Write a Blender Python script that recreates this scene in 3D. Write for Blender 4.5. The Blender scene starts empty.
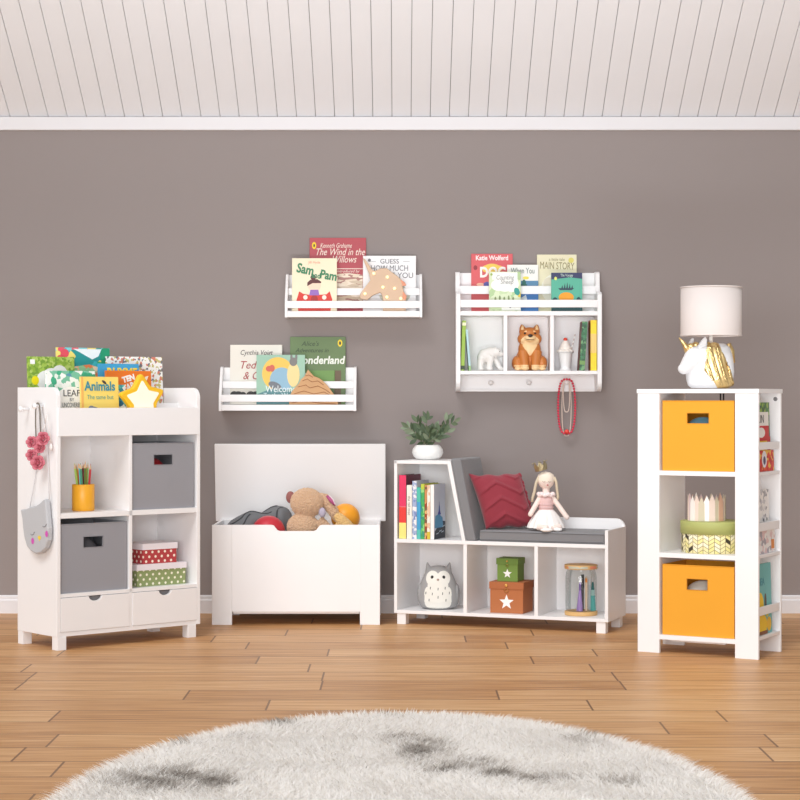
import bpy, bmesh, math, random
import numpy as np
from mathutils import Vector, Matrix
R = math.radians
PI = math.pi
rnd = random.Random(7)
sc = bpy.context.scene
col = sc.collection
FOC, CD, CH = 1900.0, 9.72, 1.09      # focal length in pixels, camera distance to the wall, camera height

# ------------------------------------------------------------------ materials
def lin(c):
    return tuple(((v/255)/12.92 if v/255 <= .04045 else (((v/255)+.055)/1.055)**2.4) for v in c)
def new_mat(name):
    m = bpy.data.materials.new(name); m.use_nodes = True
    nt = m.node_tree
    return m, nt, nt.nodes['Principled BSDF']
def N(nt, t, **kw):
    n = nt.nodes.new(t)
    for k, v in kw.items(): setattr(n, k, v)
    return n
_cache = {}
def mat(c, rough=.5, metal=0, bump=0, bscale=200, var=0, vscale=6, spec=.5, sheen=0, emit=0, name=None):
    key = (tuple(c), rough, metal, bump, bscale, var, vscale, spec, sheen, emit)
    if key in _cache: return _cache[key]
    m, nt, b = new_mat(name or 'surface')
    l = lin(c)
    b.inputs['Roughness'].default_value = rough
    b.inputs['Metallic'].default_value = metal
    b.inputs['Specular IOR Level'].default_value = spec
    b.inputs['Sheen Weight'].default_value = sheen
    tc = N(nt, 'ShaderNodeTexCoord')
    nz = N(nt, 'ShaderNodeTexNoise'); nz.inputs['Scale'].default_value = vscale; nz.inputs['Detail'].default_value = 4
    nt.links.new(tc.outputs['Object'], nz.inputs['Vector'])
    mx = N(nt, 'ShaderNodeMix', data_type='RGBA')
    v = max(var, .015)
    mx.inputs[6].default_value = tuple(x*(1-v) for x in l)+(1,)
    mx.inputs[7].default_value = tuple(min(1, x*(1+v)) for x in l)+(1,)
    nt.links.new(nz.outputs['Fac'], mx.inputs[0])
    nt.links.new(mx.outputs[2], b.inputs['Base Color'])
    if bump:
        n2 = N(nt, 'ShaderNodeTexNoise'); n2.inputs['Scale'].default_value = bscale; n2.inputs['Detail'].default_value = 3
        nt.links.new(tc.outputs['Object'], n2.inputs['Vector'])
        bp = N(nt, 'ShaderNodeBump'); bp.inputs['Strength'].default_value = bump; bp.inputs['Distance'].default_value = .004
        nt.links.new(n2.outputs['Fac'], bp.inputs['Height']); nt.links.new(bp.outputs['Normal'], b.inputs['Normal'])
    if emit:
        b.inputs['Emission Color'].default_value = l+(1,); b.inputs['Emission Strength'].default_value = emit
    _cache[key] = m
    return m
def palette(cols, scale=30, rough=.4, kind='voronoi', name='printed cover', seed=0, stretch=(1,1,1)):
    m, nt, b = new_mat(name)
    b.inputs['Roughness'].default_value = rough
    tc = N(nt, 'ShaderNodeTexCoord'); mp = N(nt, 'ShaderNodeMapping')
    mp.inputs['Location'].default_value = (seed*1.7, seed*.6, seed*2.3); mp.inputs['Scale'].default_value = stretch
    nt.links.new(tc.outputs['Object'], mp.inputs['Vector'])
    if kind == 'voronoi':
        nz = N(nt, 'ShaderNodeTexNoise'); nz.inputs['Scale'].default_value = scale*1.2
        va = N(nt, 'ShaderNodeVectorMath', operation='SCALE'); va.inputs[3].default_value = .6/scale
        ad = N(nt, 'ShaderNodeVectorMath', operation='ADD')
        nt.links.new(mp.outputs[0], nz.inputs['Vector']); nt.links.new(nz.outputs['Color'], va.inputs[0])
        nt.links.new(mp.outputs[0], ad.inputs[0]); nt.links.new(va.outputs[0], ad.inputs[1])
        t = N(nt, 'ShaderNodeTexVoronoi'); t.inputs['Scale'].default_value = scale
        nt.links.new(ad.outputs[0], t.inputs['Vector'])
        sp = N(nt, 'ShaderNodeSeparateColor'); nt.links.new(t.outputs['Color'], sp.inputs[0]); src = sp.outputs[0]
    else:
        t = N(nt, 'ShaderNodeTexNoise'); t.inputs['Scale'].default_value = scale; t.inputs['Detail'].default_value = 3
        nt.links.new(mp.outputs[0], t.inputs['Vector'])
        mr = N(nt, 'ShaderNodeMapRange'); mr.inputs[1].default_value = .3; mr.inputs[2].default_value = .7
        nt.links.new(t.outputs['Fac'], mr.inputs[0]); src = mr.outputs[0]
    cr = N(nt, 'ShaderNodeValToRGB'); cr.color_ramp.interpolation = 'CONSTANT'
    e = cr.color_ramp.elements
    while len(e) < len(cols): e.new(.5)
    for i, c in enumerate(cols):
        e[i].position = i/len(cols); e[i].color = lin(c)+(1,)
    nt.links.new(src, cr.inputs[0]); nt.links.new(cr.outputs[0], b.inputs['Base Color'])
    return m
def mathn(nt, op, a, b=None, c=None):
    n = N(nt, 'ShaderNodeMath', operation=op)
    for i, v in enumerate((a, b, c)):
        if v is None: continue
        if isinstance(v, (int, float)): n.inputs[i].default_value = v
        else: nt.links.new(v, n.inputs[i])
    return n.outputs[0]
def dots_mat(c, dot, pitch, rad, name):
    m, nt, b = new_mat(name); b.inputs['Roughness'].default_value = .55
    tc = N(nt, 'ShaderNodeTexCoord'); s = N(nt, 'ShaderNodeSeparateXYZ'); nt.links.new(tc.outputs['Object'], s.inputs[0])
    h = mathn(nt, 'DIVIDE', mathn(nt, 'ADD', s.outputs[0], s.outputs[1]), pitch)
    z = mathn(nt, 'DIVIDE', s.outputs[2], pitch*.62)
    row = mathn(nt, 'FLOOR', z)
    h2 = mathn(nt, 'ADD', h, mathn(nt, 'MULTIPLY', row, .5))
    fx = mathn(nt, 'SUBTRACT', mathn(nt, 'FRACT', h2), .5)
    fz = mathn(nt, 'MULTIPLY', mathn(nt, 'SUBTRACT', mathn(nt, 'FRACT', z), .5), .62)
    r2 = mathn(nt, 'ADD', mathn(nt, 'MULTIPLY', fx, fx), mathn(nt, 'MULTIPLY', fz, fz))
    f = mathn(nt, 'LESS_THAN', r2, rad*rad)
    mx = N(nt, 'ShaderNodeMix', data_type='RGBA'); mx.inputs[6].default_value = lin(c)+(1,); mx.inputs[7].default_value = lin(dot)+(1,)
    nt.links.new(f, mx.inputs[0]); nt.links.new(mx.outputs[2], b.inputs['Base Color'])
    return m
def herring_mat(cols, line):
    # herringbone print around a round box: columns of slanted bars with thin lines
    m, nt, b = new_mat('herringbone print'); b.inputs['Roughness'].default_value = .55
    tc = N(nt, 'ShaderNodeTexCoord'); s = N(nt, 'ShaderNodeSeparateXYZ'); nt.links.new(tc.outputs['Object'], s.inputs[0])
    ang = mathn(nt, 'ARCTAN2', s.outputs[1], s.outputs[0])
    cx = mathn(nt, 'MULTIPLY', ang, 34/(2*PI))
    fr = mathn(nt, 'FRACT', cx); cid = mathn(nt, 'FLOOR', cx)
    par = mathn(nt, 'FLOORED_MODULO', cid, 2)
    sg = mathn(nt, 'SUBTRACT', mathn(nt, 'MULTIPLY', par, 2), 1)
    zz = mathn(nt, 'ADD', mathn(nt, 'DIVIDE', s.outputs[2], .017), mathn(nt, 'MULTIPLY', mathn(nt, 'MULTIPLY', fr, sg), .9))
    fz = mathn(nt, 'FRACT', zz)
    l1 = mathn(nt, 'LESS_THAN', fz, .14); l2 = mathn(nt, 'LESS_THAN', fr, .09)
    ln = mathn(nt, 'MAXIMUM', l1, l2)
    wn = N(nt, 'ShaderNodeTexWhiteNoise', noise_dimensions='2D'); cb = N(nt, 'ShaderNodeCombineXYZ')
    nt.links.new(cid, cb.inputs[0]); nt.links.new(mathn(nt, 'FLOOR', zz), cb.inputs[1]); nt.links.new(cb.outputs[0], wn.inputs['Vector'])
    cr = N(nt, 'ShaderNodeValToRGB'); cr.color_ramp.interpolation = 'CONSTANT'; e = cr.color_ramp.elements
    while len(e) < len(cols): e.new(.5)
    for i, (p, c) in enumerate(cols): e[i].position = p; e[i].color = lin(c)+(1,)
    nt.links.new(wn.outputs['Value'], cr.inputs[0])
    mx = N(nt, 'ShaderNodeMix', data_type='RGBA'); mx.inputs[7].default_value = lin(line)+(1,)
    nt.links.new(cr.outputs[0], mx.inputs[6]); nt.links.new(ln, mx.inputs[0]); nt.links.new(mx.outputs[2], b.inputs['Base Color'])
    return m
def floor_mat():
    m, nt, b = new_mat('oak planks')
    b.inputs['Specular IOR Level'].default_value = .28
    tc = N(nt, 'ShaderNodeTexCoord'); s = N(nt, 'ShaderNodeSeparateXYZ'); nt.links.new(tc.outputs['Object'], s.inputs[0])
    wd, ln = .235, 1.15
    ry = mathn(nt, 'DIVIDE', s.outputs[1], wd); row = mathn(nt, 'FLOOR', ry); fy = mathn(nt, 'FRACT', ry)
    w1 = N(nt, 'ShaderNodeTexWhiteNoise', noise_dimensions='1D'); nt.links.new(row, w1.inputs['W'])
    px = mathn(nt, 'ADD', mathn(nt, 'DIVIDE', s.outputs[0], ln), mathn(nt, 'MULTIPLY', w1.outputs['Value'], 5.0))
    pid = mathn(nt, 'FLOOR', px); fx = mathn(nt, 'FRACT', px)
    cb = N(nt, 'ShaderNodeCombineXYZ'); nt.links.new(row, cb.inputs[0]); nt.links.new(pid, cb.inputs[1])
    w2 = N(nt, 'ShaderNodeTexWhiteNoise', noise_dimensions='2D'); nt.links.new(cb.outputs[0], w2.inputs['Vector'])
    # grain
    mp = N(nt, 'ShaderNodeMapping'); mp.inputs['Scale'].default_value = (.9, 22, 1)
    va = N(nt, 'ShaderNodeVectorMath', operation='ADD'); nt.links.new(tc.outputs['Object'], va.inputs[0]); 
    sc2 = N(nt, 'ShaderNodeVectorMath', operation='SCALE'); sc2.inputs[3].default_value = 9; nt.links.new(w2.outputs['Color'], sc2.inputs[0]); nt.links.new(sc2.outputs[0], va.inputs[1])
    nt.links.new(va.outputs[0], mp.inputs['Vector'])
    nz = N(nt, 'ShaderNodeTexNoise'); nz.inputs['Scale'].default_value = 3.2; nz.inputs['Detail'].default_value = 6; nz.inputs['Distortion'].default_value = .6
    nt.links.new(mp.outputs[0], nz.inputs['Vector'])
    tone = mathn(nt, 'ADD', mathn(nt, 'MULTIPLY', w2.outputs['Value'], .34), mathn(nt, 'SUBTRACT', mathn(nt, 'MULTIPLY', nz.outputs['Fac'], 1.5), .28))
    cr = N(nt, 'ShaderNodeValToRGB'); e = cr.color_ramp.elements
    e.new(.5); e.new(.75)
    for i, (p, c) in enumerate([(.15, (137, 92, 54)), (.42, (178, 129, 82)), (.68, (197, 149, 100)), (1.0, (216, 175, 128))]):
        e[i].position = p; e[i].color = lin(c)+(1,)
    nt.links.new(tone, cr.inputs[0])
    g = mathn(nt, 'MAXIMUM', mathn(nt, 'LESS_THAN', fy, .034), mathn(nt, 'LESS_THAN', fx, .0065))
    mx = N(nt, 'ShaderNodeMix', data_type='RGBA'); mx.inputs[7].default_value = lin((104, 70, 46))+(1,)
    nt.links.new(cr.outputs[0], mx.inputs[6]); nt.links.new(mathn(nt, 'MULTIPLY', g, .85), mx.inputs[0])
    nt.links.new(mx.outputs[2], b.inputs['Base Color'])
    b.inputs['Roughness'].default_value = .42
    bp = N(nt, 'ShaderNodeBump'); bp.inputs['Strength'].default_value = .12; bp.inputs['Distance'].default_value = .003
    nt.links.new(nz.outputs['Fac'], bp.inputs['Height']); nt.links.new(bp.outputs['Normal'], b.inputs['Normal'])
    return m
def glass_mat():
    m, nt, b = new_mat('clear glass')
    out = nt.nodes['Material Output']; nt.nodes.remove(b)
    tr = N(nt, 'ShaderNodeBsdfTransparent'); tr.inputs[0].default_value = (.93, .95, .95, 1)
    gl = N(nt, 'ShaderNodeBsdfGlossy'); gl.inputs['Roughness'].default_value = .04
    lw = N(nt, 'ShaderNodeLayerWeight'); lw.inputs[0].default_value = .35
    mx = N(nt, 'ShaderNodeMixShader')
    nt.links.new(mathn(nt, 'MULTIPLY', lw.outputs['Fresnel'], .55), mx.inputs[0]); nt.links.new(tr.outputs[0], mx.inputs[1]); nt.links.new(gl.outputs[0], mx.inputs[2])
    nt.links.new(mx.outputs[0], out.inputs[0])
    return m

def fleece(c):
    m, nt, b = new_mat('fleece'); out = nt.nodes['Material Output']; nt.nodes.remove(b)
    d = N(nt, 'ShaderNodeBsdfDiffuse'); d.inputs[0].default_value = lin(c)+(1,)
    t = N(nt, 'ShaderNodeBsdfTranslucent'); t.inputs[0].default_value = lin(c)+(1,)
    mx = N(nt, 'ShaderNodeMixShader'); mx.inputs[0].default_value = .55
    nt.links.new(d.outputs[0], mx.inputs[1]); nt.links.new(t.outputs[0], mx.inputs[2]); nt.links.new(mx.outputs[0], out.inputs[0])
    return m
WHITE = mat((238, 237, 238), .38, name='white lacquer')
WALLM = mat((147, 138, 136), .85, bump=.05, bscale=350, var=.02, vscale=2, name='taupe wall paint')
TRIMW = mat((224, 223, 226), .5, name='white trim paint')
CEILW = mat((231, 233, 237), .55, var=.03, vscale=2.5, name='white ceiling boards')
GROOVE = mat((150, 148, 150), .8, name='board gap')
PAGES = mat((244, 240, 228), .8, name='paper pages')
BLACK = mat((24, 22, 22), .45)
GOLD = mat((232, 202, 142), .36, metal=1, name='gold')
GREYF = mat((126, 126, 129), .85, bump=.25, bscale=900, sheen=.2, name='grey fabric')
BING = mat((149, 149, 155), .85, bump=.2, bscale=900, name='grey bin fabric')
BINY = mat((229, 160, 42), .8, bump=.2, bscale=900, name='yellow bin fabric')

# ------------------------------------------------------------------ mesh helpers
class MB:
    def __init__(s): s.bm = bmesh.new()
    def _fin(s, vs, m, M):
        if M is not None:
            for v in vs: v.co = M @ v.co
        fs = set(f for v in vs for f in v.link_faces)
        for f in fs: f.material_index = m
        return s
    def box(s, x0, x1, y0, y1, z0, z1, m=0, M=None):
        P = [s.bm.verts.new(p) for p in ((x0,y0,z0),(x1,y0,z0),(x1,y1,z0),(x0,y1,z0),(x0,y0,z1),(x1,y0,z1),(x1,y1,z1),(x0,y1,z1))]
        for f in ((0,3,2,1),(4,5,6,7),(0,1,5,4),(1,2,6,5),(2,3,7,6),(3,0,4,7)): s.bm.faces.new([P[i] for i in f])
        return s._fin(P, m, M)
    def prism(s, pts, axis, a, b, m=0, M=None):
        def mk(p, q):
            if axis == 'y': return (p[0], q, p[1])
            if axis == 'x': return (q, p[0], p[1])
            return (p[0], p[1], q)
        A = [s.bm.verts.new(mk(p, a)) for p in pts]; B = [s.bm.verts.new(mk(p, b)) for p in pts]
        n = len(pts)
        fs = [s.bm.faces.new(A), s.bm.faces.new(B[::-1])]
        for i in range(n): fs.append(s.bm.faces.new((A[i], B[i], B[(i+1) % n], A[(i+1) % n])))
        bmesh.ops.recalc_face_normals(s.bm, faces=fs)
        return s._fin(A+B, m, M)
    def lathe(s, prof, n=32, c=(0,0,0), m=0, M=None, sx=1, sy=1):
        rings = []
        vs = []
        for r, z in prof:
            if r < 1e-6:
                v = s.bm.verts.new((c[0], c[1], c[2]+z)); rings.append([v]); vs.append(v)
            else:
                rg = [s.bm.verts.new((c[0]+sx*r*math.cos(2*PI*i/n), c[1]+sy*r*math.sin(2*PI*i/n), c[2]+z)) for i in range(n)]
                rings.append(rg); vs += rg
        fs = []
        for a, b in zip(rings, rings[1:]):
            for i in range(n):
                j = (i+1) % n
                if len(a) == 1 and len(b) == 1: continue
                if len(a) == 1: fs.append(s.bm.faces.new((a[0], b[j], b[i])))
                elif len(b) == 1: fs.append(s.bm.faces.new((a[i], a[j], b[0])))
                else: fs.append(s.bm.faces.new((a[i], a[j], b[j], b[i])))
        bmesh.ops.recalc_face_normals(s.bm, faces=fs)
        return s._fin(vs, m, M)
    def ell(s, c, r, m=0, M=None, u=20, v=12, rot=None):
        if isinstance(r, (int, float)): r = (r, r, r)
        T = Matrix.Translation(c) @ (rot.to_4x4() if rot is not None else Matrix()) @ Matrix.Diagonal((r[0], r[1], r[2], 1))
        ret = bmesh.ops.create_uvsphere(s.bm, u_segments=u, v_segments=v, radius=1, matrix=T)
        return s._fin(ret['verts'], m, M)
    def tube(s, pts, rad, n=8, m=0, M=None, closed=False):
        pts = [Vector(p) for p in pts]; k = len(pts)
        rads = rad if isinstance(rad, (list, tuple)) else [rad]*k
        rings = []; vs = []; up = None
        for i, p in enumerate(pts):
            if closed: t = pts[(i+1) % k]-pts[i-1]
            else: t = pts[min(i+1, k-1)]-pts[max(i-1, 0)]
            t = t.normalized() if t.length > 1e-9 else Vector((0,0,1))
            if up is None:
                up = Vector((0,0,1)) if abs(t.z) < .9 else Vector((1,0,0))
            a = (up-t*up.dot(t))
            a = a.normalized() if a.length > 1e-6 else t.orthogonal().normalized()
            up = a; b = t.cross(a)
            rg = [s.bm.verts.new(p+(a*math.cos(2*PI*j/n)+b*math.sin(2*PI*j/n))*rads[i]) for j in range(n)]
            rings.append(rg); vs += rg
        fs = []
        prs = list(zip(rings, rings[1:]))
        if closed: prs.append((rings[-1], rings[0]))
        for A, B in prs:
            for j in range(n): fs.append(s.bm.faces.new((A[j], A[(j+1) % n], B[(j+1) % n], B[j])))
        if not closed:
            fs.append(s.bm.faces.new(rings[0])); fs.append(s.bm.faces.new(rings[-1]))
        bmesh.ops.recalc_face_normals(s.bm, faces=fs)
        return s._fin(vs, m, M)
    def disc(s, cx, cz, rx, rz, y, m=0, n=20, a=0):
        vs = [s.bm.verts.new((cx+rx*math.cos(2*PI*i/n)*math.cos(a)-rz*math.sin(2*PI*i/n)*math.sin(a), y, cz+rx*math.cos(2*PI*i/n)*math.sin(a)+rz*math.sin(2*PI*i/n)*math.cos(a))) for i in range(n)]
        s.bm.faces.new(vs); return s._fin(vs, m, None)
    def poly(s, pts, y, m=0):
        vs = [s.bm.verts.new((p[0], y, p[1])) for p in pts]
        s.bm.faces.new(vs); return s._fin(vs, m, None)
    def build(s, name, mats, parent=None, smooth=False, bevel=0, loc=None, rot=None, subsurf=0):
        me = bpy.data.meshes.new(name); s.bm.to_mesh(me); s.bm.free()
        for mm in (mats if isinstance(mats, (list, tuple)) else [mats]): me.materials.append(mm)
        if smooth:
            for p in me.polygons: p.use_smooth = True
        o = bpy.data.objects.new(name, me); col.objects.link(o)
        if parent: o.parent = parent
        if loc: o.location = loc
        if rot: o.rotation_euler = rot
        if bevel:
            b = o.modifiers.new('edge', 'BEVEL'); b.width = bevel; b.segments = 2; b.limit_method = 'ANGLE'; b.angle_limit = R(40)
        if subsurf:
            b = o.modifiers.new('smooth', 'SUBSURF'); b.levels = b.render_levels = subsurf
        return o
def fuse(mb, name, mats, parent, vox=.004, smooth=6, fn=None, loc=None, rot=None, fuzz=0):
    """blend overlapping forms into one continuous skin; fn(point) picks a material per face"""
    o = mb.build(name, mats, parent)
    r = o.modifiers.new('r', 'REMESH'); r.mode = 'VOXEL'; r.voxel_size = vox
    if smooth:
        q = o.modifiers.new('s', 'SMOOTH'); q.factor = .5; q.iterations = smooth
    dg = bpy.context.evaluated_depsgraph_get(); dg.update()
    me = bpy.data.meshes.new_from_object(o.evaluated_get(dg))
    old = o.data; o.modifiers.clear(); o.data = me; bpy.data.meshes.remove(old); me.name = name
    me.materials.clear()
    for mm in (mats if isinstance(mats, (list, tuple)) else [mats]): me.materials.append(mm)
    if fuzz:
        rf = random.Random(11)
        for v in me.vertices: v.co += v.normal*rf.uniform(-fuzz, fuzz)
    for p in me.polygons:
        p.use_smooth = not fuzz
        p.material_index = fn(p.center, p.normal) if fn else 0
    if loc: o.location = loc
    if rot: o.rotation_euler = rot
    return o
def text(s, size, m, parent, x, z, y, align='CENTER', shear=0, bold=0, name='title', maxw=None, rotz=0, plane='front'):
    cu = bpy.data.curves.new('t', 'FONT'); cu.body = s; cu.size = size; cu.align_x = align; cu.shear = shear; cu.offset = bold
    cu.extrude = .0002; cu.resolution_u = 3
    t = bpy.data.objects.new('t', cu); col.objects.link(t)
    dg = bpy.context.evaluated_depsgraph_get(); dg.update()
    me = bpy.data.meshes.new_from_object(t.evaluated_get(dg))
    bpy.data.objects.remove(t); bpy.data.curves.remove(cu)
    me.name = name; me.materials.clear(); me.materials.append(m)
    if maxw and len(me.vertices):
        xs = [v.co.x for v in me.vertices]; w = max(xs)-min(xs)
        if w > maxw:
            k = maxw/w
            for v in me.vertices: v.co.x *= k
    o = bpy.data.objects.new(name, me); col.objects.link(o); o.parent = parent
    o.location = (x, y, z)
    o.rotation_euler = (R(90), -rotz, 0)
    if plane == 'spine': o.rotation_euler = (R(90), R(90), 0)
    return o

# ------------------------------------------------------------------ things
def tag(o, label, cat, group=None):
    o['label'] = label; o['category'] = cat
    if group: o['group'] = group
    return o
def struct(o, label=None):
    o['kind'] = 'structure'
    return o
def thing(name, label, cat, loc=(0,0,0), rz=0, group=None, rot=None):
    o = bpy.data.objects.new(name, None); col.objects.link(o); o.empty_display_size = .05
    o.location = loc; o.rotation_euler = rot or (0, 0, rz)
    return tag(o, label, cat, group)
class Frame:
    """ground frame of a piece of furniture: u along its front, v into its depth"""
    def __init__(s, x, y, deg): s.x, s.y, s.a = x, y, R(deg); s.c, s.s = math.cos(s.a), math.sin(s.a)
    def w(s, u, v, z=0): return Vector((s.x+u*s.c-v*s.s, s.y+u*s.s+v*s.c, z))
    def u_at(s, px, v):
        k = (px-400)/FOC
        return (k*(CD+s.y+v*s.c)-s.x+v*s.s)/(s.c-k*s.s)
    def v_at(s, px, u):
        k = (px-400)/FOC
        return (k*(CD+s.y+u*s.s)-s.x-u*s.c)/(-s.s-k*s.c)
    def z_at(s, py, u, v): return CH-(py-400)*(CD+s.y+u*s.s+v*s.c)/FOC
WF = Frame(0, 0, 0)     # the wall: u = x, v = y (negative in front of it)

def star_pts(r1, r2, cx=0, cz=0, n=5, rot=0):
    return [(cx+(r1 if i % 2 == 0 else r2)*math.sin(rot+PI*i/n), cz+(r1 if i % 2 == 0 else r2)*math.cos(rot+PI*i/n)) for i in range(2*n)]
def rrect(x0, x1, z0, z1, r, corners='1111', n=6):
    pts = []
    for k, (cx, cz, a) in enumerate(((x0+r, z0+r, 180), (x1-r, z0+r, 270), (x1-r, z1-r, 0), (x0+r, z1-r, 90))):
        if corners[k] == '1': pts += [(cx+r*math.cos(R(a+90*i/n)), cz+r*math.sin(R(a+90*i/n))) for i in range(n+1)]
        else: pts.append(((x0, x1, x1, x0)[k], (z0, z0, z1, z1)[k]))
    return pts

def book(label, F, pl, pr, ptop, v, z0, t, cov, group, lean=4, name='picture_book', roll=0, spine=None, u0=None, u1=None):
    """a closed book standing face-out: returns root, width, height (cover plane is x,z at y = -t/2)"""
    a = F.u_at(pl, v) if u0 is None else u0; b = F.u_at(pr, v) if u1 is None else u1
    w = b-a; um = (a+b)/2
    h = (F.z_at(ptop, um, v+.01)-z0)/math.cos(R(lean))
    dz = t/2*math.sin(R(lean))+abs(w/2*math.sin(R(roll)))+.0004
    root = thing(name, label, 'book', F.w(um, v, z0+dz), 0, group, rot=(-R(lean), R(roll), F.a))
    c = MB(); bt = .0022
    c.box(-w/2, w/2, -t/2, -t/2+bt, 0, h).box(-w/2, w/2, t/2-bt, t/2, 0, h).box(-w/2, -w/2+bt, -t/2+bt, t/2-bt, 0, h, m=1)
    c.build('cover', [cov, spine or cov], root, bevel=.0006)
    MB().box(-w/2+bt, w/2-.004, -t/2+bt, t/2-bt, .003, h-.003).build('pages', PAGES, root)
    return root, w, h, -t/2-.0005
def shelf_book(label, F, u0, u1, v0, v1, z0, h, spine, side, group, tilt=0, name='storybook', bands=(), title=None, tcol=None):
    """a book standing spine out; tilt leans its top towards +u"""
    t = u1-u0; d = v1-v0
    sgn = 1 if tilt >= 0 else -1
    root = thing(name, label, 'book', F.w((u0+u1)/2, v0, z0+abs(t/2*math.sin(R(tilt)))+.0004), 0, group, rot=(0, R(tilt), F.a))
    bt = min(.002, t*.2)
    c = MB(); c.box(-t/2, -t/2+bt, 0, d, 0, h, m=1).box(t/2-bt, t/2, 0, d, 0, h, m=1).box(-t/2, t/2, -.001, bt, 0, h)
    mats = [spine, side]
    for (a, b, mm) in bands:
        mats.append(mm); c.box(-t/2-.0002, t/2+.0002, -.0016, .004, a*h, b*h, m=len(mats)-1)
    c.build('cover', mats, root, bevel=.0006)
    MB().box(-t/2+bt, t/2-bt, bt, d-.004, .003, h-.003).build('pages', PAGES, root)
    if title: text(title, t*.75, tcol or BLACK, root, -t*.25, h*.8, -.0022, align='LEFT', name='spine_title', plane='spine', maxw=h*.6)
    return root

# ------------------------------------------------------------------ setting
struct(MB().box(-6, 6, -12.5, .1, -.08, 0).build('floor', floor_mat()))
struct(MB().box(-6, 6, 0, .12, -.08, 2.6).build('wall_back', WALLM))
bb = MB().prism([(0, 0), (-.016, 0), (-.016, .066), (-.011, .072), (-.011, .086), (-.006, .092), (0, .092)], 'x', -6, 6)
struct(bb.build('baseboard_back', TRIMW))
struct(MB().box(-6, 6, -.022, .001, 2.469, 2.536).build('trim_1', TRIMW, bevel=.002))
cm = MB(); SL = math.tan(R(29.8)); pw = .0977; L = 2.0
Mc = Matrix.Translation((0, 0, 2.54)) @ Matrix.Rotation(-R(29.8), 4, 'X')
x = -.041-pw*60
for i in range(120):
    cm.box(x+.0016, x+pw-.0016, -L, .0, 0, .015, m=0, M=Mc); x += pw
cm.box(-6, 6, -L, 0, .012, .03, m=1, M=Mc)
struct(cm.build('ceiling', [CEILW, GROOVE]))
WORLD, SUN, SUNDIR, EXPO, FRONT_FILL, CEIL_FILL = .47, 1.72, (.42, .80, -1.08), 0.0, 510, 38
# ------------------------------------------------------------------ left: cubby cabinet with book rack
K = Frame(-1.4895, -1.469, 41.2)
KW, KD, T = .757, .338, .018
kz0, kmid0, kmid1, kdr, ktop, kzt = .0587, .573, .596, .2446, .932, 1.146
cab = thing('storage_cabinet', 'tall white cubby cabinet with book rack on top and two bottom drawers', 'cabinet', K.w(0, 0, 0), K.a)
# side profile in (depth, height) with a rounded upper front corner
prof = [(0, kz0), (KD, kz0), (KD, kzt), (.045, kzt)]+[(.045-.045*math.sin(R(15*i)), kzt-.045+.045*math.cos(R(15*i))) for i in range(1, 7)]
for u in (0, KW-T):
    MB().prism(prof, 'x', u, u+T).build('side_panel', WHITE, cab, bevel=.0015)
MB().box(T, KW-T, KD-.012, KD-.002, kz0, 1.10).build('back_panel', WHITE, cab)
MB().box(T, KW-T, .002, KD-.012, kz0, .078).build('bottom_panel', WHITE, cab, bevel=.001)
MB().box(T, KW-T, .002, KD-.012, kdr-.016, kdr).build('shelf', WHITE, cab, bevel=.001)
MB().box(T, KW-T, .002, KD-.012, kmid0, kmid1).build('shelf', WHITE, cab, bevel=.001)
MB().box(T, KW-T, .002, KD-.012, ktop, ktop+.016).build('rack_floor', WHITE, cab, bevel=.001)
MB().box(T*.2, KW-T*.2, -.004, .010, ktop, 1.055).build('front_rail', WHITE, cab, bevel=.0015)
MB().box(T, KW-T, .150, .160, ktop+.016, 1.075).build('rack_divider', WHITE, cab, bevel=.001)
um = .380
MB().box(um-.008, um+.008, .002, KD-.012, .078, ktop).build('divider', WHITE, cab, bevel=.001)
for a, b in ((T+.001, um-.009), (um+.009, KW-T-.001)):
    cx = (a+b)/2
    z0, z1 = .079, kdr-.018
    notch = [(cx+.034*math.cos(R(t)), z1+.022*math.sin(R(t))*1.0) for t in range(180, 361, 15)]
    d = MB().prism([(a, z0), (b, z0), (b, z1)]+notch[::-1]+[(a, z1)], 'y', -.001, .015).build('drawer', WHITE, cab, bevel=.001)
    dm = MB().box(a+.01, b-.01, .018, .028, z0+.005, z1-.003); dm.box(a+.01, b-.01, KD-.03, KD-.02, z0+.005, z1-.02).box(a+.01, a+.02, .028, KD-.03, z0+.005, z1-.02).box(b-.02, b-.01, .028, KD-.03, z0+.005, z1-.02).box(a+.02, b-.02, .028, KD-.03, z0+.005, z0+.01)
    dm.build('drawer_box', mat((120, 118, 120), .7), d)
for u in (.002, KW-.068):
    for v in (0, KD-.045):
        MB().box(u, u+.045, v, v+.045, 0, kz0).build('leg', WHITE, cab, bevel=.0015)
pegz = []
for px, py in ((29, 409), (43.2, 406)):
    v = max(.012, K.v_at(px, 0)); z = K.z_at(py, 0, v)
    M = Matrix.Translation((0, v, z)) @ Matrix.Rotation(-PI/2, 4, 'Y')
    MB().lathe([(0, -.002), (.0065, -.002), (.006, .03), (.0065, .034), (.0105, .037), (.0125, .043), (.0105, .049), (0, .052)], 20, M=M).build('peg', WHITE, cab, smooth=True)
    pegz.append((v, z))

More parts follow.
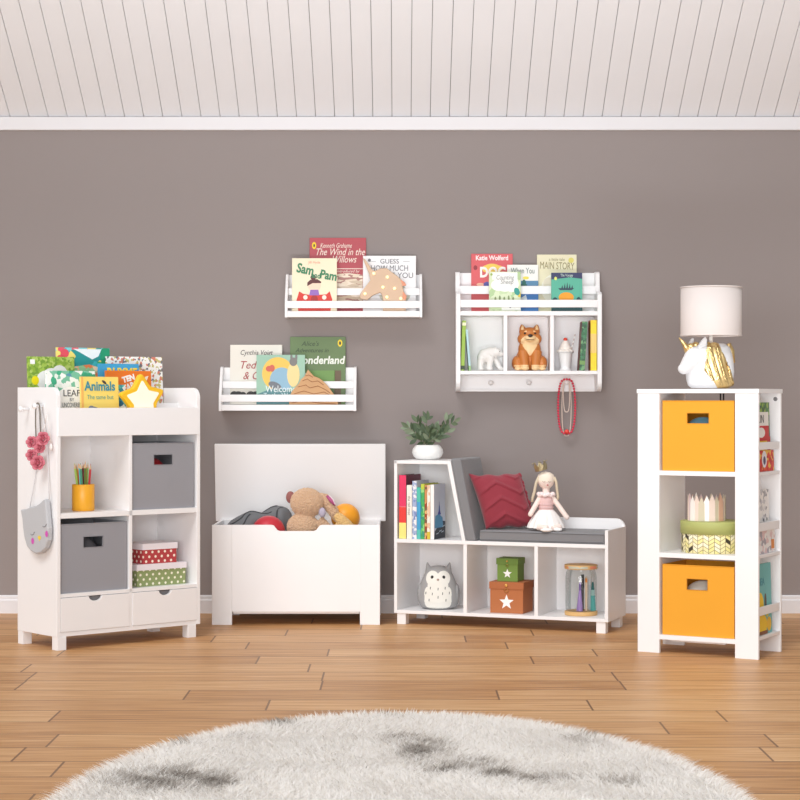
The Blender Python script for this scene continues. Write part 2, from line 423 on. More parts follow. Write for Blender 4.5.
# books in the rack on top
rz = ktop+.0165
GB = 'books in the rack on the cabinet'
def pal(*c, **k): return palette(list(c), **k)
Gm, Wm = (134, 170, 60), (240, 240, 236)
lime = pal((142, 176, 62), (166, 196, 84), (120, 158, 58), (182, 204, 110), scale=90, name='lime leaf print')
b, w, h, y = book('lime green book with white scribbled plants, leftmost at the back of the rack', K, 26, 75.5, 357, .272, rz, .014, lime, GB, 3, u0=.021)
im = MB(); im.disc(.0, h*.70, .055, .05, y, 0); im.disc(-.03, h*.68, .05, .045, y-.0002, 0); im.disc(.04, h*.74, .045, .05, y-.0004, 0); im.disc(-w*.36, h*.68, .019, .02, y-.0006, 1); im.box(-w*.46, -w*.36, y-.0008, y-.0006, h*.9, h*.96, 2)
im.poly([(-w*.5, h*.3), (w*.5, h*.3), (w*.5, h*.62), (-w*.5, h*.58)], y-.0001, 3)
im.build('illustration', [mat((240, 240, 238)), mat((240, 222, 20)), mat((250, 250, 248)), pal((240, 240, 236), (205, 212, 214), (170, 190, 130), (228, 230, 226), scale=60)], b)
text('WHAT I', .028, mat((110, 110, 120)), b, .01, h*.74, y-.0016, maxw=.08); text('BECOME', .026, mat((90, 90, 130)), b, .012, h*.65, y-.0016, maxw=.085)
teal = pal((60, 178, 186), (126, 208, 214), (38, 150, 150), (228, 90, 110), (236, 220, 120), (60, 168, 110), scale=26, seed=1, name='tropical print')
b, w, h, y = book('teal book with a bright jungle print, tallest at the back of the rack', K, 58.5, 111, 348, .288, rz, .014, teal, GB, 3)
im = MB(); im.poly([(-w*.2, h*.985), (w*.34, h*.985), (w*.28, h*.90), (w*.16, h*.86), (w*.05, h*.9), (-w*.06, h*.94)], y, 0); im.disc(-w*.36, h*.93, .022, .02, y-.0002, 1); im.disc(-w*.44, h*.87, .02, .015, y-.0002, 1); im.disc(w*.42, h*.9, .03, .045, y-.0003, 2)
im.poly([(-w*.4, h*.5), (w*.45, h*.5), (w*.4, h*.74), (w*.1, h*.8), (-w*.2, h*.77), (-w*.4, h*.72)], y-.0001, 3)
im.build('illustration', [mat((235, 244, 248)), mat((222, 80, 96)), mat((30, 150, 110)), pal((240, 170, 130), (236, 130, 80), (244, 214, 180), (150, 200, 150), scale=45, seed=3)], b)
speck = pal((246, 246, 242), (246, 246, 242), (246, 246, 242), (120, 120, 130), (244, 244, 240), (214, 130, 110), (246, 246, 242), (200, 190, 120), scale=95, seed=4, name='sprinkled print')
book('white book sprinkled with tiny coloured specks, rightmost at the back of the rack', K, 108, 157, 357, .268, rz, .014, speck, GB, 3, u1=.735)
b, w, h, y = book('blue book with yellow lettering behind the orange one', K, 100, 140, 364, .198, rz, .012, mat((62, 160, 210)), GB, 3)
text('RHYME', .06, mat((240, 214, 70)), b, .015, h*.80, y-.0008, maxw=w*.75, bold=.002)
orange = mat((236, 122, 34))
b, w, h, y = book('orange book with slanting white title behind the star light', K, 107, 152, 371, .178, rz, .012, orange, GB, 3)
text('TEN', .036, mat((250, 246, 240)), b, .0, h*.83, y-.0008, bold=.002, rotz=R(14), maxw=.07); text('BEARS', .042, mat((250, 246, 240)), b, .0, h*.68, y-.0008, bold=.002, rotz=R(18), maxw=.10)
im = MB(); im.poly([(w*.36, h*.9), (w*.44, h*.92), (w*.34, h*.74)], y, 0); im.build('illustration', [mat((250, 240, 220))], b)
floral = pal((240, 244, 240), (64, 170, 130), (238, 242, 238), (120, 190, 160), (226, 236, 228), (90, 150, 170), scale=44, seed=6, name='leafy print')
b, w, h, y = book('white book with green leaf border in front of the lime one', K, 53, 96, 371, .118, rz, .012, floral, GB, 3, u0=.021)
im = MB(); im.disc(0.0, h*.46, w*.36, h*.28, y, 0, 28); im.disc(-w*.25, h*.31, .02, .02, y-.0002, 1); im.disc(w*.1, h*.34, .012, .014, y-.0002, 2); im.build('illustration', [mat((246, 244, 240)), mat((140, 80, 96)), mat((214, 50, 40))], b)
text('LEAF', .042, mat((60, 60, 64)), b, .0, h*.58, y-.0014, maxw=.09); text('BY', .02, mat((80, 80, 80)), b, 0, h*.50, y-.0014); text('UNCOVERED', .03, mat((80, 84, 84)), b, 0, h*.40, y-.0014, maxw=.10)
yel = mat((242, 214, 112), .45)
b, w, h, y = book('yellow animal book with teal title in front of the rack', K, 81.5, 119, 377, .075, rz, .012, yel, GB, 3)
text('Animals', .058, mat((50, 140, 160)), b, 0, h*.75, y-.0014, maxw=w*.82, bold=.0015); text('The same but', .028, mat((90, 160, 150)), b, 0, h*.59, y-.0014, maxw=w*.7)
im = MB(); im.disc(-w*.12, h*.36, .04, .02, y, 0, a=-.4); im.disc(-w*.24, h*.40, .018, .018, y-.0003, 0); im.disc(w*.3, h*.36, .03, .008, y-.0002, 1); im.disc(w*.12, h*.9, .014, .006, y, 2, a=-.6); im.box(-w*.5, -w*.44, y-.0003, y, 0, h, 3)
im.build('illustration', [mat((126, 134, 146)), mat((226, 150, 140)), mat((70, 60, 60)), mat((238, 178, 96))], b)
book('narrow teal patterned book tucked between the yellow book and the star', K, 112, 126, 385, .100, rz, .010, pal((60, 150, 170), (230, 240, 240), (90, 190, 180), (40, 110, 150), scale=55, seed=8), GB, 3)

# star night light
v = .035; u = K.u_at(141.5, v); zc = K.z_at(397.5, u, v)
r1 = .134
st = thing('star_light', 'yellow-rimmed star night light with white face standing in the cabinet rack', 'lamp', K.w(u, v, 0), K.a)
def rounded_star(r1, r2, rr, n=5, k=5, rot=0):
    P = star_pts(r1, r2, 0, 0, n, rot); out = []
    for i, p in enumerate(P):
        a, b = Vector(P[i-1]), Vector(P[(i+1) % len(P)]); p = Vector(p)
        f = rr if i % 2 == 0 else rr*.5
        p0 = p+(a-p).normalized()*f; p1 = p+(b-p).normalized()*f
        for j in range(k+1):
            t = j/k; out.append(tuple((1-t)**2*p0+2*t*(1-t)*p+t*t*p1))
    return out
zc = rz+.0715+.001; 
S1 = [(x, z+zc) for x, z in rounded_star(r1*.95, r1*.56, .022, rot=R(-4))]
zmin = min(p[1] for p in S1); up_ = K.z_at(374.3, u, v)-max(p[1] for p in S1); S1 = [(x, z+up_) for x, z in S1]; dz = up_
S2 = [(x, z+zc+dz) for x, z in rounded_star(r1*.70, r1*.40, .012, rot=R(-4))]
MB().prism(S1, 'y', -.015, .015).build('rim', mat((240, 190, 38), .35), st, smooth=False, bevel=.005)
MB().prism(S2, 'y', -.0175, -.0145).build('face', mat((250, 244, 224), .5, emit=.08), st, bevel=.001)

zb_ = min(p[1] for p in S1)
MB().box(-.03, .03, -.014, .014, rz+.0005, rz+.006).box(-.012, .012, -.008, .008, rz+.006, zb_+.04).build('stand', mat((240, 238, 234), .5), st, bevel=.001)
# yellow pencil cup
v = .12; u = K.u_at(83.3, v)
cupM = mat((240, 172, 40), .4)
cup = thing('pencil_cup', 'yellow cylinder cup of coloured pencils on the upper left cubby shelf', 'pencil cup', K.w(u, v, kmid1+.0006), K.a)
MB().lathe([(0, 0), (.047, 0), (.05, .003), (.05, .116), (.0485, .118), (.046, .116), (.046, .006), (0, .006)], 40).build('cup_body', cupM, cup, smooth=True, bevel=0)
specs = [((150, 60, 80), 'maroon'), ((222, 92, 60), 'vermilion'), ((236, 160, 60), 'amber'), ((60, 90, 110), 'slate'), ((92, 190, 200), 'turquoise'), ((150, 206, 120), 'pale green'), ((210, 214, 110), 'lemon'), ((96, 120, 60), 'olive'), ((228, 120, 110), 'salmon'), ((170, 200, 100), 'lime'), ((200, 60, 70), 'crimson'), ((240, 200, 90), 'yellow'), ((80, 150, 120), 'sea green')]
for i, (c, nm) in enumerate(specs):
    t = i/(len(specs)-1)
    ga = i*2.39996+.4; gr = .040*math.sqrt((i+.5)/len(specs))
    bx, by = .55*gr*math.cos(ga), .55*gr*math.sin(ga)
    tx, ty = 1.12*gr*math.cos(ga)-.008, 1.05*gr*math.sin(ga)
    L = .206+rnd.uniform(-.010, .008)
    p0 = Vector((bx*.9, by, .0075+.006)); p1 = Vector((tx, ty, .0068+L)); p1 = p0+(p1-p0).normalized()*L
    po = MB(); po.tube([p0, p0+(p1-p0)*.87], .0054, 6, 0); po.tube([p0+(p1-p0)*.87, p0+(p1-p0)*.965], [.0054, .0014], 6, 1); po.tube([p0+(p1-p0)*.965, p1], [.0014, .0003], 6, 0)
    o = po.build('coloured_pencil', [mat(c, .4), mat((222, 190, 150), .7)]); o.location = K.w(u, v, kmid1); o.rotation_euler = (0, 0, K.a)
    tag(o, nm+' pencil standing in the yellow cup', 'pencil', 'pencils in the yellow cup')

def bin_box(name, label, F, u0, u1, v0, v1, z0, z1, hole, M, rim, group):
    """open fabric bin with a cut-out grip in its front"""
    o = thing(name, label, 'storage bin', F.w(u0, v0, z0), F.a, group)
    w, d, h = u1-u0, v1-v0, z1-z0; t = .006
    a, b, c, e = hole[0]-u0, hole[1]-u0, hole[2]-z0, hole[3]-z0
    m = MB()
    m.prism([(0, 0), (w, 0), (w, h), (0, h), (0, c), (a, c), (a, e), (b, e), (b, c), (0, c-.00001)], 'y', 0, t) if False else None
    m.box(0, a, 0, t, 0, h); m.box(b, w, 0, t, 0, h); m.box(a, b, 0, t, 0, c); m.box(a, b, 0, t, e, h)
    m.build('front_panel', M, o)
    m = MB(); m.box(0, t, t, d, 0, h); m.box(w-t, w, t, d, 0, h); m.box(t, w-t, d-t, d, 0, h); m.box(t, w-t, t, d-t, 0, t)
    m.build('bin_body', M, o)
    rr = .003
    m = MB(); m.box(a-rr, a, -.001, t+.001, c-rr, e+rr); m.box(b, b+rr, -.001, t+.001, c-rr, e+rr); m.box(a, b, -.001, t+.001, e, e+rr); m.box(a, b, -.001, t+.001, c-rr, c)
    m.build('grip_binding', rim, o)
    MB().tube([(.001, -.0006, h-.002), (w-.001, -.0006, h-.002)], .0016, 6).build('seam', M, o)
    return o
def hole_px(F, v, x0, x1, y0, y1):
    a, b = F.u_at(x0, v), F.u_at(x1, v); m = (a+b)/2
    return (a, b, F.z_at(y1, m, v), F.z_at(y0, m, v))
BG = 'grey fabric bins in the cabinet'
RIMG = mat((134, 134, 140), .7)
v = .012
bin_box('storage_bin', 'grey fabric bin in the upper right cubby with red seen through its grip', K, K.u_at(132.2, v), K.u_at(193.8, v), v, .29, kmid1+.0005, .896, hole_px(K, v, 154, 172, 454.8, 464.5), BING, RIMG, BG)
bin_box('storage_bin', 'grey fabric bin in the lower left cubby above a drawer', K, max(.0205, K.u_at(60.6, v)), K.u_at(126.8, v), v, .29, kdr+.0005, .548, hole_px(K, v, 83.5, 102.8, 536.5, 546.8), BING, RIMG, BG)
uc = K.u_at(160, .1)
o = MB().ell((0, 0, .112), (.085, .085, .112)).build('toy_ball', mat((178, 34, 44), .5), smooth=True, loc=K.w(uc-.042, .115, kmid1+.0075)); tag(o, 'red ball inside the upper right grey bin', 'ball')
o = MB().ell((0, 0, .095), (.030, .045, .095)).build('soft_toy', mat((40, 80, 140), .8), smooth=True, loc=K.w(K.u_at(193.8, .012)-.045, .13, kmid1+.0075)); tag(o, 'blue soft toy beside the red ball inside the grey bin', 'toy')
o = MB().ell((0, 0, .12), (.11, .09, .12)).build('soft_toy', mat((110, 108, 112), .9), smooth=True, loc=K.w(.19, .15, kdr+.0075)); tag(o, 'dark grey soft toy inside the lower left grey bin', 'toy')

# two dotted boxes
def lid_box(label, F, u0, u1, v0, d, z0, zb, zt, M, group):
    o = thing('gift_box', label, 'box', F.w(u0, v0, z0), F.a, group)
    w = u1-u0; h = zb-z0
    m = MB(); t = .003; m.box(0, w, 0, t, 0, h).box(0, w, d-t, d, 0, h).box(0, t, t, d-t, 0, h).box(w-t, w, t, d-t, 0, h).box(t, w-t, t, d-t, 0, t)
    m.build('box_body', M, o)
    e = .004; H = zt-z0
    MB().box(-e, w+e, -e, d+e, h-.001, H).build('lid', mat((236, 230, 236), .5), o, bevel=.001)
v = .05; ua, ub = K.u_at(137.3, v), K.u_at(185.5, v); um = (ua+ub)/2
gz0 = kdr+.0005; gzb = gz0+.098-.024; gzt = gz0+.100
lid_box('green white-dotted box with white lid under the red dotted box', K, ua, ub, v, .19, gz0, gzb, gzt, dots_mat((142, 156, 102), (244, 240, 220), .034, .17, 'green dotted paper'), 'dotted boxes')
v = .06; ua, ub = K.u_at(143, v), K.u_at(176.4, v)
lid_box('small red white-dotted box with white lid on top of the green one', K, ua, ub, v, .15, gzt+.0005, gzt+.065, gzt+.092, dots_mat((184, 62, 66), (250, 240, 225), .034, .18, 'red dotted paper'), 'dotted boxes')

# rose necklace on the middle side peg
def on_side(px, py, off):
    v = K.v_at(px, -off); return (-off, v, K.z_at(py, -off, v))
ROSE = [mat((196, 108, 122), .7, name='dusty pink petals'), mat((170, 76, 92), .7), mat((120, 120, 80), .7)]
rn = thing('rose_necklace', 'bead necklace with dusty pink roses hanging from a side peg', 'necklace', K.w(0, 0, 0), K.a)
pv, pz = pegz[1]
top = Vector((-.027, pv, pz+.0132))
ch = MB()
loopA = [on_side(36.0, 437, .012), on_side(35.5, 425, .016), on_side(35.6, 412, .022)]
loopB = [on_side(40.0, 412, .025), on_side(40.2, 425, .016), on_side(40.5, 436, .012)]
path = [Vector(p) for p in loopA]+[top+Vector((0, .0135, -.012)), top+Vector((0, .006, -.0005)), top+Vector((0, -.006, -.0005)), top+Vector((0, -.0135, -.012))]+[Vector(p) for p in loopB]
def resample(P, step):
    out = []; carry = 0
    for a, b in zip(P, P[1:]):
        L = (b-a).length; t = carry
        while t < L: out.append(a+(b-a)*(t/L)); t += step
        carry = t-L
    return out
for p in resample(path, .0052): ch.ell(p, .0033, u=8, v=6)
ch.build('bead_chain', mat((120, 112, 102), .4, metal=.3), rn, smooth=True)
for (px, py, r, off) in ((33.5, 442, .021, .026), (45, 438.5, .024, .028), (41.5, 447.5, .020, .026), (33.3, 455, .021, .026), (40, 462.5, .026, .030)):
    c = Vector(on_side(px, py, off)); m = MB()
    c += Vector((-r*.5, -r*.2, 0)); q = Matrix.Translation(c) @ Vector((-.75, -.66, .1)).to_track_quat('Z', 'Y').to_matrix().to_4x4(); r *= 1.18
    for ring, (k, rr, tilt, sz) in enumerate(((6, .75, .5, .42), (5, .48, .9, .34), (3, .2, 1.25, .26))):
        for j in range(k):
            a = 2*PI*j/k+ring*.5
            Mp = q @ Matrix.Rotation(a, 4, 'Z') @ Matrix.Translation((r*rr, 0, r*.12*ring)) @ Matrix.Rotation(-tilt, 4, 'Y') @ Matrix.Diagonal((r*sz, r*sz*1.15, r*.12, 1))
            m.ell((0, 0, 0), 1, m=1 if ring == 2 or (ring == 1 and j % 2) else 0, M=Mp, u=12, v=8)
    m.ell((0, 0, 0), (r*.25, r*.25, r*.35), m=1, M=q, u=10, v=8)
    m.build('rose', ROSE, rn, smooth=True)
m = MB(); m.tube([on_side(37, 465, .01), on_side(37.5, 452, .012), on_side(40, 436, .012)], .002, 6); m.build('stem_wire', ROSE[2], rn)

# grey kitten purse
pu = thing('shoulder_purse', 'pale grey kitten-face purse hanging by a cord beside the rose necklace', 'purse', K.w(0, 0, 0), K.a)
out = [(24.5, 509.5), (29.5, 509), (34, 507), (40, 505.5), (44, 503), (47.5, 499.5), (49.6, 498.5), (50.2, 506), (51, 516), (52.2, 528), (51.8, 540), (49, 548), (44.5, 552.6), (40, 553.6), (35, 551), (31, 546), (28.5, 538), (27, 528), (26.2, 518)]
P = [on_side(px, py, .012) for px, py in out]
m = MB(); m.prism([(p[1], p[2]) for p in P], 'x', -.034, -.008)
m.build('purse_body', mat((186, 188, 192), .85, bump=.3, bscale=600, name='grey felt'), pu, bevel=.006)
m = MB()
def sdisc(m, px, py, a, b, mi, off=.0348, rot=0):
    v, z = on_side(px, py, off)[1:]
    vs = [m.bm.verts.new((-off, v+a*math.cos(t)*math.cos(rot)-b*math.sin(t)*math.sin(rot), z+a*math.cos(t)*math.sin(rot)+b*math.sin(t)*math.cos(rot))) for t in [2*PI*i/20 for i in range(20)]]
    f = m.bm.faces.new(vs); f.material_index = mi
sdisc(m, 32.6, 541, .012, .014, 0); sdisc(m, 46.5, 534, .012, .014, 0)
sdisc(m, 39.3, 537.5, .014, .008, 1); sdisc(m, 39.3, 538.5, .005, .012, 1, .0350)
m.build('cheeks_and_nose', [mat((206, 84, 178)), mat((236, 206, 70))], pu)
m = MB()
for c in ((32.5, 533), (44.5, 525)):
    pts = [on_side(c[0]+dx, c[1]+dy-dx*.5, .0352) for dx, dy in ((-2, 0), (-1, 1.4), (0, 1.9), (1, 1.4), (2, 0))]
    m.tube(pts, .0013, 5)
m.build('closed_eyes', mat((120, 120, 124)), pu)
strapM = mat((204, 204, 206), .7)
tp = Vector((-.017, pv, pz+.0080))
m = MB(); m.tube([on_side(29.6, 509, .022), on_side(33.0, 490, .010), on_side(36.5, 470, .006), on_side(40.8, 440, .006), Vector((-.014, pv+.013, pz-.03)), tp+Vector((0, .009, .001)), tp+Vector((0, 0, .003)), tp+Vector((0, -.009, .001)), Vector((-.014, pv-.013, pz-.03)), on_side(47.5, 440, .006), on_side(48.4, 470, .008), on_side(49.3, 500, .022)], .0022, 6)
m.build('strap', strapM, pu, smooth=True)
p0 = on_side(24.2, 515, .02)
MB().ell(p0, .005).build('clasp', BLACK, pu, smooth=True)
m = MB(); 
for k, (a, b, r) in enumerate((((46.5, 413), (45.2, 424), .0025), ((45.2, 424), (43.2, 433), .0025))):
    m.tube([on_side(a[0], a[1], .036), on_side(b[0], b[1], .032)], r, 6)
m.ell(on_side(51, 447, .014), (.006, .010, .016)); m.tube([on_side(46.5, 413, .036), on_side(49, 428, .030), on_side(51, 444, .014)], .002, 6)
m.build('ribbon', mat((226, 220, 218), .8), rn, smooth=True)

# ------------------------------------------------------------------ wall book ledges
def ledge(label, x0, z0, W):
    o = thing('wall_shelf', label, 'shelf', (x0, 0, z0), 0, 'white wall book ledges')
    H, D, t = .226, .13, .014
    side = [(0, 0), (0, H), (-.030, H), (-.045, H-.006), (-.052, H-.02), (-.127, .088), (-D, .078), (-D, 0)]
    for x in (0, W-t): MB().prism(side, 'x', x, x+t).build('side_panel', WHITE, o, bevel=.0015)
    MB().box(t, W-t, -.010, -.001, .03, H-.004).build('back_panel', WHITE, o)
    MB().box(t, W-t, -D+.003, -.001, .002, .032).build('bottom_board', WHITE, o, bevel=.0015)
    MB().box(t, W-t, -.074, -.066, .115, .151).build('middle_rail', WHITE, o, bevel=.0015)
    MB().box(t, W-t, -D+.001, -D+.011, .047, .083).build('front_rail', WHITE, o, bevel=.0015)
    return o
LW = .694
ledge('upper white wall ledge holding the unicorn light and red script book', -.5815, 1.507, LW)
ledge('lower white wall ledge hanging above the open toy chest', -.9150, 1.034, LW)
zu, zl = 1.507+.0325, 1.034+.0325
GU, GL = 'books on the upper wall ledge', 'books on the lower wall ledge'
red = mat((176, 62, 74), .4, var=.05)
b, w, h, y = book('red book with white script title at back of upper ledge', WF, 309.5, 366, 238, -.026, zu, .014, red, GU, 3)
IV = mat((240, 226, 214))
im = MB(); im.disc(-w*.42, h*.895, .011, .018, y, 0); im.disc(-w*.42, h*.895, .004, .009, y-.0003, 3); im.poly([(-w*.44, 0.02), (w*.44, .02), (w*.44, h*.50), (w*.2, h*.52), (-w*.1, h*.51), (-w*.44, h*.47)], y, 1); im.box(-w*.5, w*.5, y-.0003, y, h*.575, h*.585, 2)
im.build('illustration', [mat((244, 208, 30)), pal((228, 212, 190), (206, 186, 160), (236, 222, 204), (170, 120, 110), scale=40, stretch=(.6, 1, 2), seed=11), IV, BLACK], b)
text('Kenneth Grahame', .034, IV, b, -.01, h*.865, y-.0008, shear=.3, maxw=w*.56); text('The Wind in the', .05, IV, b, .01, h*.765, y-.0008, shear=.35, maxw=w*.86); text('Willows', .05, IV, b, .03, h*.665, y-.0008, shear=.35, maxw=w*.42)
text('Introduced by', .02, IV, b, w*.18, h*.53, y-.0008, shear=.3, maxw=w*.5)
b, w, h, y = book('white book with grey capital title behind the unicorn light', WF, 363, 416, 256, -.052, zu, .012, mat((240, 240, 242), .45), GU, 3)
DG = mat((112, 112, 118))
text('GUESS', .034, DG, b, 0.0, h*.86, y-.0008, maxw=w*.42); text('HOW MUCH', .04, DG, b, 0, h*.73, y-.0008, maxw=w*.7); text('I LOVE YOU', .04, DG, b, .02, h*.60, y-.0008, maxw=w*.74)
im = MB(); im.disc(-w*.38, h*.92, .008, .008, y, 0); im.box(-w*.38, -w*.26, y-.0003, y, h*.895, h*.9, 0); im.box(w*.26, w*.38, y-.0003, y, h*.895, h*.9, 0); im.disc(w*.1, h*.3, .08, .05, y, 1); im.build('illustration', [DG, mat((204, 206, 190))], b)
cream = mat((240, 230, 200), .45)
b, w, h, y = book('cream book with green title and a girl in a red tub', WF, 292, 336.8, 258.5, -.095, zu, .014, cream, GU, 3)
GR = mat((54, 130, 88))
text('Jill Hyde', .018, mat((226, 140, 110)), b, .0, h*.90, y-.0012, maxw=.07); text('Sam', .066, GR, b, -w*.22, h*.71, y-.0012, rotz=R(-12), maxw=w*.38, bold=.002); text('and', .04, GR, b, w*.03, h*.625, y-.0012, rotz=R(-8), maxw=w*.2, bold=.001); text('Pam', .062, GR, b, w*.30, h*.60, y-.0012, rotz=R(-10), maxw=w*.37, bold=.002)
im = MB()
im.poly([(-w*.38, h*.05), (w*.38, h*.05), (w*.40, h*.14), (w*.34, h*.30), (w*.27, h*.24), (w*.10, h*.23), (-w*.10, h*.23), (-w*.25, h*.25), (-w*.34, h*.30), (-w*.40, h*.12)], y-.0002, 0)
im.disc(0, h*.42, .033, .036, y-.0003, 1); im.poly([(-.036, h*.40), (-.036, h*.47), (-.02, h*.53), (.015, h*.54), (.034, h*.49), (.034, h*.46), (-.01, h*.46)], y-.0006, 2); im.disc(-.006, h*.575, .014, .014, y-.0005, 2)
im.poly([(-.026, h*.22), (.026, h*.22), (.02, h*.33), (-.02, h*.33)], y-.0005, 3); im.disc(-w*.2, h*.18, .011, .012, y-.0004, 4); im.disc(w*.22, h*.18, .011, .012, y-.0004, 4); im.disc(0, h*.12, .018, .03, y-.0004, 5)
for v_ in im.bm.verts: v_.co.z = v_.co.z*.96+h*.085
im.poly([(-w*.36, h*.0), (w*.36, h*.0), (w*.38, h*.14), (-w*.38, h*.14)], y-.0001, 0)
im.build('illustration', [mat((214, 52, 36)), mat((244, 214, 190)), mat((90, 36, 34)), mat((146, 104, 186)), mat((244, 236, 220)), mat((170, 36, 30))], b)
# unicorn marquee light
UP = [(445,163),(456,166),(500,230),(515,235),(545,221),(580,219),(612,243),(642,264),(662,284),(684,300),(694,318),(672,322),(678,352),(696,378),(690,400),(690,440),(560,440),(560,404),(553,370),(543,358),(500,376),(470,401),(432,396),(425,376),(440,350),(487,290),(480,252)]
yv = -.098; d = CD+yv
def upx(X, Y): px, py = 285+X/5.714, 230+Y/5.714; return ((px-400)*d/FOC, CH-(py-400)*d/FOC)
PP = [upx(*p) for p in UP]; cx = sum(p[0] for p in PP)/len(PP); zb = min(p[1] for p in PP)
PP = [(p[0]-cx, (p[1]-zb)*1.0) for p in PP]
kz = 1
un = thing('unicorn_light', 'beige unicorn-head marquee light with small bulbs on the upper ledge', 'lamp', (cx, yv, zu+.0005))
off = zb-zu
PP = [(x, z+off if z > .03 else z) for x, z in PP]
MB().prism(PP, 'y', -.012, .012).build('light_body', mat((210, 180, 152), .5), un, bevel=.003)
for X, Y in ((508, 250), (585, 270), (560, 328), (626, 335), (457, 365), (582, 385), (662, 393)):
    x, z = upx(X, Y)
    MB().ell((x-cx, -.0145, z-zb+off), .0075, u=12, v=8).build('bulb', mat((255, 232, 180), .3, emit=.9), un, smooth=True)
m = MB()
for A in (((660, 285), (684, 300), (694, 318), (672, 322)), ((672, 352), (696, 378), (690, 402), (672, 396))):
    m.prism([(upx(*p)[0]-cx, upx(*p)[1]-zb+off) for p in A], 'y', -.0135, -.0118)
m.build('mane_patch', mat((222, 150, 120), .6), un)

b, w, h, y = book('white book with red script title, leftmost on the lower ledge', WF, 230, 282, 345, -.034, zl, .014, mat((234, 230, 220), .5), GL, 4)
text('Cynthia Voigt', .036, mat((70, 60, 60)), b, .0, h*.83, y-.0008, shear=.25, maxw=w*.62); RD = mat((170, 60, 60))
text('Teddy', .056, RD, b, -.02, h*.60, y-.0008, shear=.3, maxw=w*.5); text('& Co.', .056, RD, b, -.01, h*.42, y-.0008, shear=.3, maxw=w*.42)
im = MB(); im.box(-w*.46, w*.12, y-.0001, y, h*.12, h*.125, 0)
for k, (a, c, r) in enumerate(((-.42, .26, .02), (-.34, .22, .028), (-.25, .25, .018), (-.1, .24, .024), (.0, .21, .03), (.08, .27, .02))): im.disc(w*a, h*c*.62, r, r*.9, y-.0002*k, 0)
im.build('illustration', [BLACK], b)
gr = mat((96, 122, 72), .45, var=.15)
b, w, h, y = book('dark green book with white script title, rightmost on the lower ledge', WF, 290, 345.5, 337, -.034, zl, .016, gr, GL, 4)
text("Alice's", .034, mat((50, 70, 40)), b, -.04, h*.865, y-.0008, shear=.3, maxw=w*.34); text('Adventures in', .03, mat((50, 70, 40)), b, -.03, h*.77, y-.0008, shear=.3, maxw=w*.6); text('Wonderland', .056, mat((236, 240, 230)), b, .0, h*.60, y-.0008, shear=.15, maxw=w*.96, bold=.0015)
em = MB(); em.disc(w*.40, h*.905, .012, .018, y, 0); em.disc(w*.40, h*.905, .005, .010, y-.0003, 1); em.build('emblem', [mat((244, 214, 40)), BLACK], b)
im = MB(); im.box(-w*.3, w*.31, y-.0003, y, h*.28, h*.50, 2); im.poly([(-w*.3, h*.5), (w*.1, h*.32), (-w*.3, h*.3)], y-.0006, 3); im.box(w*.3, w*.42, y-.0003, y, 0, h*.5, 4)
im.build('illustration', [mat((244, 214, 40)), BLACK, mat((110, 150, 76)), mat((226, 232, 226)), mat((104, 84, 60))], b)
sage = mat((150, 192, 170), .45, var=.08)
b, w, h, y = book('sage green book with yellow moon and two hares in front of lower ledge', WF, 256.5, 305, 355, -.086, zl, .010, sage, GL, 1.5)
im = MB(); im.disc(-w*.06, h*.62, .080, .084, y, 0, 36); im.disc(w*.02, h*.50, .060, .062, y-.0003, 1, 30); im.disc(w*.26, h*.60, .032, .062, y-.0006, 2); im.disc(w*.26, h*.86, .020, .022, y-.0007, 3); im.disc(w*.22, h*.95, .006, .02, y-.0008, 3); im.disc(w*.32, h*.95, .006, .02, y-.0008, 3)
im.poly([(-w*.5, 0), (w*.5, 0), (w*.5, h*.18), (w*.1, h*.3), (-w*.2, h*.32), (-w*.5, h*.2)], y-.0005, 4); im.disc(-w*.24, h*.72, .017, .015, y-.0005, 5); im.disc(-w*.18, h*.73, .014, .018, y-.0006, 5); im.disc(-w*.12, h*.38, .035, .018, y-.0008, 6, a=-.4)
im.build('illustration', [mat((240, 196, 84)), mat((140, 182, 206)), mat((238, 214, 150)), mat((122, 120, 118)), mat((84, 136, 140)), mat((206, 96, 76)), mat((110, 116, 124))], b)
text('Welcome', .048, mat((236, 244, 244)), b, .0, h*.25, y-.0022, maxw=w*.62); text('To the World', .034, mat((220, 236, 240)), b, 0, h*.14, y-.0022, maxw=w*.7)
# tan mountain ornament
UP = [(490,222),(505,240),(520,256),(545,265),(562,277),(585,300),(602,322),(618,345),(632,365),(640,385),(640,405),(396,405),(396,362),(408,335),(428,310),(445,292),(455,272),(474,255)]
yv = -.107; d = CD+yv
def mpx(X, Y): px, py = 210+X/5, 325+Y/5; return ((px-400)*d/FOC, CH-(py-400)*d/FOC)
PP = [mpx(*p) for p in UP]; cx = sum(p[0] for p in PP)/len(PP); zb = min(p[1] for p in PP)
mo = thing('mountain_ornament', 'tan mountain-shaped ornament with brown contour lines on the lower ledge', 'ornament', (cx, yv, zl+.0005))
off = zb-zl-.0005
PP = [(p[0]-cx, p[1]-zb+(off if p[1]-zb > .02 else 0)) for p in PP]
MB().prism(PP, 'y', -.008, .008).build('ornament_body', mat((204, 160, 114), .6, var=.12, vscale=14), mo, bevel=.002)
m = MB()
for L in (((420,345),(470,330),(520,345),(570,335),(618,360)), ((440,310),(480,300),(500,315),(540,305),(580,325),(600,340)), ((462,280),(486,270),(510,285),(540,280),(568,300)), ((478,255),(495,250),(515,262)), ((410,368),(450,356),(500,368),(560,358),(628,378)), ((408,390),(470,378),(540,390),(632,395))):
    m.tube([(mpx(*p)[0]-cx, -.0085, mpx(*p)[1]-zb+off) for p in L], .0016, 5)
m.build('contour_lines', mat((150, 92, 50), .6), mo)
